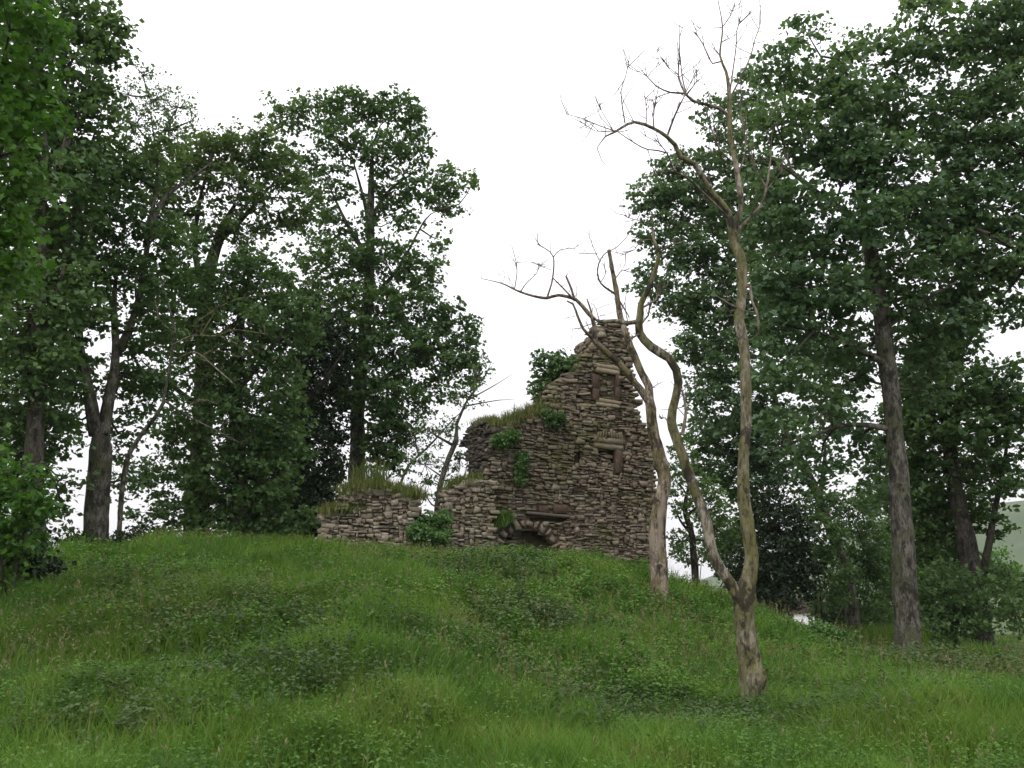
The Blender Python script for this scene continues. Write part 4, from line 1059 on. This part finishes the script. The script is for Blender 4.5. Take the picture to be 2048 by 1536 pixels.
live('hawthorn_tree', 'low scraggy tree seen between the two dead trees', [
    ([(1390, 1150, 7), (1385, 1080, 6), (1370, 1020, 5), (1380, 960, 3)], 36, 0), ([(1384, 1070, 4), (1360, 1040, 3), (1345, 1000, 2)], 36, 0.3), ([(1376, 1030, 4), (1410, 1000, 3), (1440, 980, 2)], 36, -0.3)],
    'bark_dark', 55,
    [(1365, 910, 30, 30, 36, .4), (1350, 960, 22, 30, 36, .45), (1390, 970, 36, 30, 36.5, .45), (1365, 1020, 30, 24, 36, .4), (1420, 1010, 40, 35, 36.5, .7), (1380, 1070, 30, 24, 36, .25), (1345, 1080, 18, 30, 36, .35), (1440, 1070, 34, 40, 36.5, .9)],
    'leaf', size=0.12, srad=0.36)

Bsh = 'bushes under the trees on the right'
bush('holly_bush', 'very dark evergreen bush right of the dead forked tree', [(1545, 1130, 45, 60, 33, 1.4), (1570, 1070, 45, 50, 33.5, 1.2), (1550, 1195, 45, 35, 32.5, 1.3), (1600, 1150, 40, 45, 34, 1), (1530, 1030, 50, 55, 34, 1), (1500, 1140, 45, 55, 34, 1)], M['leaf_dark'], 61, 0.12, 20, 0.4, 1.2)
bush('elder_bush', 'mid green bush behind the slender leaning trunk', [(1640, 1080, 55, 50, 38, 1), (1650, 1160, 55, 50, 38, 1), (1620, 1010, 50, 40, 39, .8), (1730, 1100, 50, 60, 42, 1), (1740, 1180, 50, 50, 42, 1), (1700, 1020, 50, 50, 41, .8), (1690, 1235, 50, 28, 44, 1), (1750, 1235, 50, 28, 44, 1), (1660, 1215, 40, 30, 44, 1)], M['leaf'], 62, 0.14, 20, 0.42, 1.15)
bush('elder_bush', 'leafy bush at the foot of the dark forked tree', [(1890, 1180, 55, 55, 32.5, 1), (1900, 1250, 50, 40, 32, .9), (1960, 1210, 50, 45, 32, .9), (2010, 1180, 45, 50, 33.5, .8), (1870, 1110, 50, 50, 35, .9), (2030, 1230, 35, 35, 32.5, .7)], M['leaf'], 63, 0.14, 20, 0.42, 1.0)
bush('elder_bush', 'bushes of the hedge behind the large right trunk', [(1780, 1120, 50, 60, 46, 1), (1850, 1150, 60, 60, 46, 1), (1800, 1210, 60, 40, 46, .9), (1780, 1010, 60, 60, 46, .8), (1840, 1020, 60, 60, 46, .8), (1830, 1240, 50, 26, 47, 1), (1900, 1150, 50, 60, 47, 1)], M['leaf'], 64, 0.16, 20, 0.5, 1.1)
bush('elder_bush', 'hedge bush below the far hillside at the right edge', [(2040, 1170, 45, 35, 44, 1), (1985, 1140, 40, 40, 46, .9), (2080, 1190, 50, 40, 44, 1)], M['leaf_bright'], 65, 0.15, 20, 0.45, 1.1)
bush('elder_bush', 'low tangle of bushes behind the right foot of the tower', [(1400, 1100, 50, 34, 44, .55), (1470, 1110, 50, 50, 42, 1), (1500, 1040, 50, 55, 42, 1)], M['leaf'], 66, 0.15, 20, 0.42, 1.0)
bush('elm_bush', 'bright green bush growing at the left edge of the mound', [(20, 945, 55, 40, 17, 1), (50, 1010, 50, 45, 17, .9), (10, 1030, 60, 60, 17, 1), (40, 1080, 50, 40, 17, .8), (-40, 980, 60, 80, 17, 1), (10, 1130, 50, 45, 17.3, .8), (65, 955, 30, 28, 17, .35), (80, 1010, 24, 30, 17.2, .3), (10, 1175, 50, 26, 17, .8)], M['leaf_bright'], 67, 0.11, 16, 0.28, 0.75)
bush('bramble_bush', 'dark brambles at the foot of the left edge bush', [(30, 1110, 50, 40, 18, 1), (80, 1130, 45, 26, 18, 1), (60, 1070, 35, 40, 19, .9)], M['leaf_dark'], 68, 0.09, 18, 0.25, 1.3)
bush('bramble_bush', 'brambles around the twin stemmed tree', [(150, 1085, 34, 18, 26.6, 1), (240, 1085, 40, 18, 27, .9), (300, 1070, 40, 20, 29, .9)], M['leaf_dark'], 69, 0.09, 18, 0.25, 1.2)

bush('weed_clump', 'bright green weeds at the foot of the mound below the cottage', [(1640, 1262, 34, 16, 25, .9), (1610, 1275, 26, 16, 24.5, .8), (1680, 1275, 26, 14, 25, .8)], M['ivy'], 81, 0.08, 16, 0.2, 1.2, cat='weeds')
# ------------------------------------------------------------------ dead trees
def twig_of(parent, pts, rad, mat, rng, sides=5):
    v, f = tube(pts, rad, sides, 0.12, 0.08, rng)
    return mesh_obj('twig', v, tri(f), mat, parent, smooth=True)
def dead_tree(name, label, stems, mats, seed, twigs, nrand=2):
    rng = np.random.default_rng(seed)
    built = [pxline(pl, Y, dY) for pl, Y, dY in stems]
    b = built[0][0][0].copy(); gz = float(height(b[0], b[1])); built[0][0][0][2] = gz - 0.15; b[2] = gz
    e = empty(name, b); tag(e, label, 'dead tree', 'bare dead trees')
    objs = []
    for i, (pts, rad) in enumerate(built):
        rad = rad * (0.92 if i == 0 else 0.86)
        v, f = tube(pts, rad, 14 if i < 3 else 8, 0.11, 0.17 if i < 3 else 0.1, rng, flare=0.6 if i == 0 else None)
        objs.append(mesh_obj('trunk' if i == 0 else 'branch', v, tri(f), M[mats[0]] if max(rad) > 0.035 else M[mats[1]], e, smooth=True))
    for i, (pts, rad) in enumerate(built):                    # short side twigs on the thinner limbs
        if i < 2: continue
        p, _ = resample(pts, rad, 0.2)
        d0 = np.gradient(p, axis=0)
        for k in range(int(len(p) * 0.75)):
            j = int(rng.integers(len(p) // 4, len(p))); d = d0[j] / (np.linalg.norm(d0[j]) + 1e-6) * 0.6 + rng.normal(size=3) * 0.7 + np.array((0, 0, 0.5))
            d /= np.linalg.norm(d); ln = rng.uniform(0.2, 0.75)
            m = p[j] + d * ln * 0.5 + rng.normal(size=3) * 0.05
            e2 = p[j] + d * ln + np.array((0, 0, 0.15 * ln)) + rng.normal(size=3) * 0.04
            twig_of(objs[i], [p[j], m, e2], [0.008, 0.006, 0.003], M[mats[1]], rng, 3)
            if rng.random() < 0.5:
                twig_of(objs[i], [m, m + (rng.normal(size=3) * 0.5 + d) * ln * 0.3, m + (rng.normal(size=3) * 0.4 + d) * ln * 0.55], [0.006, 0.0045, 0.003], M[mats[1]], rng, 3)
    for bi, pl, Y, dY in twigs:
        pts, rad = pxline(pl, Y, dY)
        twig_of(objs[bi], pts, rad, M[mats[1]], rng)
        L = np.linalg.norm(pts[-1] - pts[0])
        for k in range(nrand):                                # finer side twigs
            s = rng.uniform(0.35, 0.95); i = min(len(pts) - 2, int(s * (len(pts) - 1)))
            q = pts[i] + (pts[i + 1] - pts[i]) * rng.random()
            d = pts[-1] - pts[0]; d = d / (np.linalg.norm(d) + 1e-6) + rng.normal(size=3) * 0.7 + np.array((0, 0, 0.25))
            d /= np.linalg.norm(d)
            ln = min(0.9, 0.5 * L) * rng.uniform(0.5, 1.15)
            m = q + d * ln * 0.5 + rng.normal(size=3) * 0.06 * ln
            twig_of(objs[bi], [q, m, q + d * ln + np.array((0, 0, 0.12 * ln))], [0.008, 0.006, 0.0035], M[mats[1]], rng, 3)
    return e
YA = float(ground(1510, 1446)[1])
dA = [
 ([(1513, 1446, 25), (1503, 1355, 22), (1492, 1265, 20), (1488, 1200, 20), (1500, 1150, 16), (1503, 1109, 15), (1492, 1037, 15), (1485, 978, 14), (1487, 906, 13), (1493, 842, 12), (1492, 784, 12), (1489, 702, 11), (1478, 643, 11), (1483, 599, 10), (1485, 555, 10), (1482, 514, 10), (1468, 485, 10), (1464, 447, 9)], YA, 0),
 ([(1490, 1215, 15), (1462, 1170, 13), (1425, 1112, 13), (1411, 1041, 12), (1390, 982, 11), (1364, 906, 11), (1343, 842, 10), (1350, 800, 9), (1356, 765, 9), (1352, 740, 9), (1338, 717, 9), (1302, 693, 9), (1279, 666, 9), (1280, 634, 8), (1282, 608, 7), (1299, 573, 6), (1313, 532, 5), (1319, 505, 4), (1307, 479, 3), (1303, 423, 1.5)], YA, -0.8),
 ([(1466, 475, 9), (1455, 423, 8), (1425, 387, 8), (1403, 352, 7), (1390, 329, 7), (1360, 312, 6), (1351, 290, 6), (1334, 273, 5), (1308, 257, 4.5), (1268, 244, 4), (1230, 264, 3), (1211, 273, 2), (1194, 296, 1)], YA, -0.7),
 ([(1465, 460, 8), (1481, 420, 7), (1481, 391, 7), (1471, 325, 6.5), (1461, 277, 6), (1460, 234, 5.5), (1458, 182, 4.5), (1452, 143, 3.5), (1440, 111, 2.5), (1445, 55, 1.8), (1435, -5, 1.2)], YA, 0.5),
 ([(1462, 285, 5), (1453, 228, 4.5), (1425, 212, 4), (1386, 202, 3.5), (1370, 187, 3), (1341, 185, 2.2), (1312, 172, 1.7), (1294, 153, 1.3), (1276, 132, .8)], YA + .3, -0.3),
 ([(1470, 470, 5), (1484, 451, 4), (1520, 413, 3.5), (1533, 374, 3), (1540, 330, 2), (1543, 293, 1.2)], YA, 0.4),
 ([(1476, 455, 4), (1442, 420, 3.2), (1399, 378, 2.8), (1370, 352, 2.4), (1347, 342, 2.2), (1334, 306, 2), (1295, 299, 1.6), (1269, 286, 1.4), (1230, 260, 1)], YA, -0.9),
 ([(1486, 575, 3.5), (1500, 572, 3.5), (1504, 602, 3), (1514, 625, 2.6), (1518, 666, 2)], YA, -0.3),
 ([(1280, 643, 6), (1256, 646, 5), (1231, 642, 5), (1199, 643, 4), (1186, 636, 2)], YA - .55, 0.1),
 ([(1478, 618, 4), (1458, 608, 3), (1430, 590, 2)], YA, -0.2),
]
tA = [
 (2, [(1334, 273, 2.6), (1351, 228, 2.2), (1370, 190, 1.4)], YA - .5, 0), (2, [(1308, 257, 1.8), (1306, 228, 1.4), (1315, 185, .9)], YA - .55, 0), (2, [(1250, 246, 1.6), (1245, 215, 1.4), (1242, 182, 1.2), (1252, 150, 1), (1258, 120, .8)], YA - .6, 0),
 (2, [(1230, 262, 1.4), (1198, 251, 1.2), (1162, 236, 1), (1132, 228, .7)], YA - .65, 0), (2, [(1228, 262, 1.2), (1190, 262, .9), (1165, 246, .7)], YA - .65, -.2), (2, [(1292, 250, 1.2), (1293, 228, 1), (1290, 190, .7)], YA - .6, .2),
 (2, [(1225, 258, 1), (1205, 225, .8), (1197, 210, .6)], YA - .65, -.1),
 (4, [(1370, 187, 2), (1357, 156, 1.6), (1359, 110, 1.2), (1360, 72, 1), (1366, 52, .8)], YA, 0), (4, [(1372, 188, 1.6), (1364, 150, 1.3), (1361, 114, 1)], YA, .2), (4, [(1341, 185, 1.3), (1318, 192, 1), (1300, 205, .6)], YA, 0), (4, [(1375, 188, 1.2), (1394, 160, 1), (1392, 140, .7)], YA, .2),
 (4, [(1296, 153, 1), (1305, 140, .8), (1318, 130, .6), (1314, 95, .5)], YA, .1), (4, [(1357, 155, .9), (1340, 140, .7), (1332, 126, .5)], YA, 0),
 (3, [(1459, 190, 2), (1466, 140, 1.6), (1472, 95, 1.3), (1474, 59, 1), (1480, 42, .7)], YA + .4, 0), (3, [(1460, 196, 2.2), (1484, 150, 1.8), (1502, 110, 1.5), (1510, 78, 1.2), (1521, 45, 1), (1519, -5, .8)], YA + .4, .3), (3, [(1446, 122, 1.8), (1425, 127, 1.6), (1406, 88, 1.3), (1391, 65, 1), (1402, 55, .7)], YA + .4, 0),
 (3, [(1444, 55, 1.2), (1462, 30, 1), (1470, 5, .7)], YA + .45, 0), (3, [(1472, 330, 2.4), (1440, 300, 2), (1420, 250, 1.5), (1410, 210, 1)], YA + .2, -.3), (3, [(1476, 350, 2), (1492, 293, 1.6), (1480, 221, 1.2), (1484, 180, .9)], YA + .2, .4),
 (5, [(1533, 374, 1.8), (1512, 340, 1.5), (1500, 290, 1)], YA + .3, .2), (5, [(1530, 385, 1.5), (1560, 345, 1.2), (1575, 335, .8)], YA + .3, .2),
 (6, [(1334, 306, 1.3), (1318, 285, 1), (1290, 272, .7)], YA - .6, 0), (6, [(1347, 342, 1.5), (1320, 345, 1), (1300, 338, .6)], YA - .5, 0),
 (1, [(1319, 505, 2.2), (1340, 490, 1.8), (1362, 485, 1.2)], YA - .7, 0), (1, [(1287, 614, 2.4), (1312, 600, 2.2), (1317, 582, 1.8), (1310, 568, 1.2)], YA - .7, .2), (1, [(1285, 645, 2.2), (1297, 630, 1.8), (1299, 611, 1.2)], YA - .7, .1), (1, [(1307, 479, 1.4), (1283, 480, 1.1), (1268, 500, .8), (1240, 512, .6)], YA - .75, 0),
 (1, [(1303, 447, 1.2), (1280, 442, 1), (1255, 435, .8), (1240, 409, .6)], YA - .75, 0), (1, [(1278, 668, 2.2), (1256, 681, 1.6)], YA - .65, 0), (1, [(1340, 850, 1.8), (1330, 835, 1.3), (1322, 838, .8)], YA - .4, 0),
 (1, [(1365, 870, 4), (1372, 820, 3), (1364, 780, 2.2)], YA - .5, 0.1),
]
dead_tree('dead_tree', 'tall forked dead tree with mossy bark standing before the mound', dA, ('bark_dead', 'twig'), 71, tA, 7)
YB = 24.5
dB = [
 ([(1320, 1178, 19), (1314, 1100, 17), (1315, 1060, 16), (1322, 1000, 14), (1329, 960, 13), (1320, 915, 13), (1308, 870, 12), (1302, 830, 11), (1298, 798, 10)], YB, 0),
 ([(1299, 805, 9), (1297, 772, 9), (1284, 748, 8), (1269, 712, 8), (1255, 678, 7), (1246, 650, 6), (1239, 625, 6), (1233, 584, 5.5), (1225, 540, 5), (1218, 500, 4)], YB, 0.4),
 ([(1297, 806, 8), (1282, 782, 8), (1258, 751, 8), (1237, 726, 8), (1202, 696, 7.5), (1190, 680, 6.5), (1189, 655, 5.5), (1184, 634, 5)], YB, -0.7),
 ([(1188, 638, 5), (1176, 626, 5), (1164, 611, 4.5), (1152, 599, 4), (1117, 590, 3.6), (1094, 596, 3.6), (1067, 592, 2.8), (1041, 584, 2.4), (1029, 579, 2), (1004, 567, 1.4), (963, 557, .8)], YB - .7, -0.4),
 ([(1192, 688, 5), (1180, 672, 4), (1167, 658, 3.6), (1155, 631, 3), (1146, 608, 2.6), (1134, 602, 2)], YB - .6, -0.2),
 ([(1150, 602, 3), (1143, 578, 3), (1132, 552, 2.6)], YB - .8, 0),
 ([(1186, 640, 3), (1182, 622, 2.4), (1174, 598, 1.8)], YB - .75, 0.1),
 ([(1233, 590, 3), (1202, 567, 2.2), (1195, 540, 2), (1202, 517, 1.6), (1214, 504, 1.3), (1231, 496, 1.1), (1250, 478, 1), (1266, 455, .7)], YB + .3, -0.3),
]
tB = [
 (3, [(1094, 596, 2), (1105, 558, 1.7), (1107, 514, 1.4), (1092, 498, 1.1), (1076, 488, 1), (1075, 467, .7)], YB - .9, 0), (3, [(1146, 597, 2), (1125, 575, 1.6), (1106, 556, 1.2)], YB - .9, 0), (3, [(1107, 514, 1.2), (1120, 500, 1), (1149, 496, .8), (1158, 488, .6)], YB - .9, .1),
 (3, [(1029, 579, 1.2), (1034, 545, 1), (1032, 523, .9), (1023, 490, .6)], YB - 1, 0), (3, [(1034, 525, .8), (1061, 524, .7), (1085, 534, .7), (1103, 540, .6)], YB - 1, .1), (3, [(1041, 584, 1.2), (1052, 567, 1), (1074, 545, .8), (1077, 526, .6)], YB - 1, .1),
 (7, [(1195, 508, 1.1), (1180, 507, .9), (1158, 507, .6)], YB + .2, 0), (7, [(1198, 520, 1), (1185, 490, .8), (1176, 465, .5)], YB + .2, 0), (7, [(1200, 567, .9), (1212, 545, .7), (1205, 525, .5)], YB + .2, 0),
 (1, [(1229, 560, 1.2), (1245, 540, 1), (1262, 545, .6)], YB + .3, .1), (1, [(1238, 600, 1.8), (1250, 620, 1.5), (1258, 633, 1)], YB + .3, .2), (1, [(1300, 778, 1.2), (1313, 770, .8), (1320, 766, .5)], YB, .1),
]
dead_tree('dead_tree', 'leaning dead tree with warm bare wood in front of the tower', dB, ('bark_dead2', 'twig'), 72, tB, 5)

# pale bare tree tangled in the dark clump on the left
dead_tree('dead_tree', 'small pale leafless tree tangled in the dark clump on the left', [
 ([(238, 1060, 5), (250, 940, 5), (275, 880, 4.5), (310, 835, 4), (330, 800, 3.4)], 27.0, 0),
 ([(325, 808, 3), (345, 700, 2.6), (350, 660, 2), (340, 620, 1.5), (322, 560, 1)], 26.9, -.3), ([(330, 802, 3), (375, 832, 2.4), (420, 855, 1.8), (478, 885, 1.2)], 26.9, -.5), ([(345, 690, 2.6), (385, 672, 2.2), (430, 672, 2), (470, 660, 1.6), (530, 668, 1)], 26.8, -.4), ([(350, 720, 2.2), (390, 705, 2), (430, 735, 1.6), (470, 770, 1)], 26.8, -.3)],
 ('bark', 'bark_dead'), 73,
 [(3, [(400, 672, 1.4), (420, 640, 1.1), (440, 610, .7)], 26.6, 0), (3, [(440, 672, 1.3), (480, 690, 1), (520, 700, .7)], 26.5, 0), (1, [(348, 665, 1.3), (320, 640, 1), (310, 600, .7)], 26.7, 0), (2, [(360, 822, 1.3), (400, 800, 1), (440, 810, .7)], 26.7, 0), (4, [(400, 715, 1.3), (430, 700, 1), (480, 715, .7)], 26.6, 0), (3, [(380, 675, 1.6), (400, 640, 1.2), (470, 600, 1), (540, 590, .6)], 26.6, 0)], 4)

# ------------------------------------------------------------------ flowers, cottage
fr = np.random.default_rng(90)
for i, (px, py) in enumerate([(585, 1478), (598, 1468), (612, 1466), (622, 1474), (604, 1492), (1070, 1500), (1102, 1508), (1000, 1522), (996, 1436), (968, 1462), (760, 1222), (1008, 1440)]):
    b = ground(px, py + 14)
    e = empty('wild_flower', b)
    h = 0.24
    v, f = tube([b - np.array((0, 0, .03)), b + np.array((.01, 0, h * .6)), b + np.array((0.0, 0, h))], [.004, .003, .002], 4, 0.1)
    mesh_obj('stem', v, tri(f), M['grass'], e)
    n = 12 if i < 5 else 6
    az = fr.random(n) * 6.28; rr = np.sqrt(fr.random(n)) * (0.045 if i < 5 else 0.02)
    p = b + np.array((0, 0, h)) + np.stack([np.cos(az) * rr, np.sin(az) * rr, -rr * 0.3], -1)
    a = np.stack([np.cos(az), np.sin(az), np.full(n, 0.2)], -1)
    v, f = leaves(p, a, np.tile((0, 0, 1.0), (n, 1)) + fr.normal(size=(n, 3)) * .2, np.full(n, .022), np.full(n, .018))
    mesh_obj('flower_head', v, f, M['petal'], e)
    lab = ['leftmost white umbel of the small cluster low in the grass', 'second white umbel from the left in the low cluster', 'topmost white umbel of the small cluster low in the grass',
           'rightmost white umbel of the small cluster low in the grass', 'lowest white umbel of the small cluster in the grass', 'tiny white flower at the bottom, left of a close pair', 'tiny white flower at the bottom, right of a close pair',
           'tiny white flower nearest the bottom edge of the meadow', 'topmost of two tiny white flowers above the bottom pair', 'tiny white flower left of the others below the mound', 'tiny white flower alone high on the grassy mound',
           'lower of two tiny white flowers above the bottom pair'][i]
    tag(e, lab, 'flower', 'white umbels in the foreground' if i < 5 else 'scattered small white flowers')

def boxv(c, s):
    c = np.array(c); s = np.array(s)
    v = np.array([(x, y, z) for x in (-.5, .5) for y in (-.5, .5) for z in (-.5, .5)]) * s + c
    return v, np.array([(0, 1, 3, 2), (4, 6, 7, 5), (0, 4, 5, 1), (2, 3, 7, 6), (0, 2, 6, 4), (1, 5, 7, 3)])
hb = P(1595, 1215, 110); hb[2] = -1.6
ct = empty('cottage', hb); tag(ct, 'white cottage with a reddish roof glimpsed far off between the trees', 'house')
v, f = boxv(hb + np.array((0, 0, .9)), (5.0, 4, 2.0)); mesh_obj('wall', v, f, M['white'], ct)
x0, x1, y0, y1, z0, z1 = hb[0] - 2.8, hb[0] + 2.8, hb[1] - 2.4, hb[1] + 2.4, 0.32, 2.0
ym = hb[1]
v = np.array([(x0, y0, z0), (x1, y0, z0), (x1, y1, z0), (x0, y1, z0), (x0, ym, z1), (x1, ym, z1)])
rf = mesh_obj('roof', v, np.array([(0, 1, 5), (0, 5, 4), (3, 4, 5), (3, 5, 2), (0, 4, 3), (1, 2, 5), (0, 3, 2), (0, 2, 1)]), M['slate'], ct)
v, f = boxv(hb + np.array((1.8, 0, 3.7)), (.6, .6, 1.0)); mesh_obj('chimney', v, f, M['white'], rf)
for dx in (-1.5, 1.5):
    v, f = boxv(hb + np.array((dx, -2.01, 1.1)), (.7, .06, .8)); mesh_obj('window', v, f, M['glass'], ct)
hv, hf = boxv((0, 740, 45), (3400, 2100, 104))
hz_m, nt, out = new_mat('haze_air')
pv = node(nt, "ShaderNodeVolumePrincipled"); pv.inputs['Density'].default_value = 0.00015
pv.inputs['Color'].default_value = (0.97, 0.98, 1, 1)
nt.links.new(pv.outputs[0], out.inputs['Volume'])
tag(mesh_obj('haze', hv, hf, hz_m), 'thin pale haze in the damp air', 'haze', kind='stuff')
print('leaves', COUNT['leaf'], 'grass tris', NG, 'nettle tris', NN, 'tris', sum(len(o.data.loops) - 2 * len(o.data.polygons) for o in COL.objects if o.type == 'MESH'))
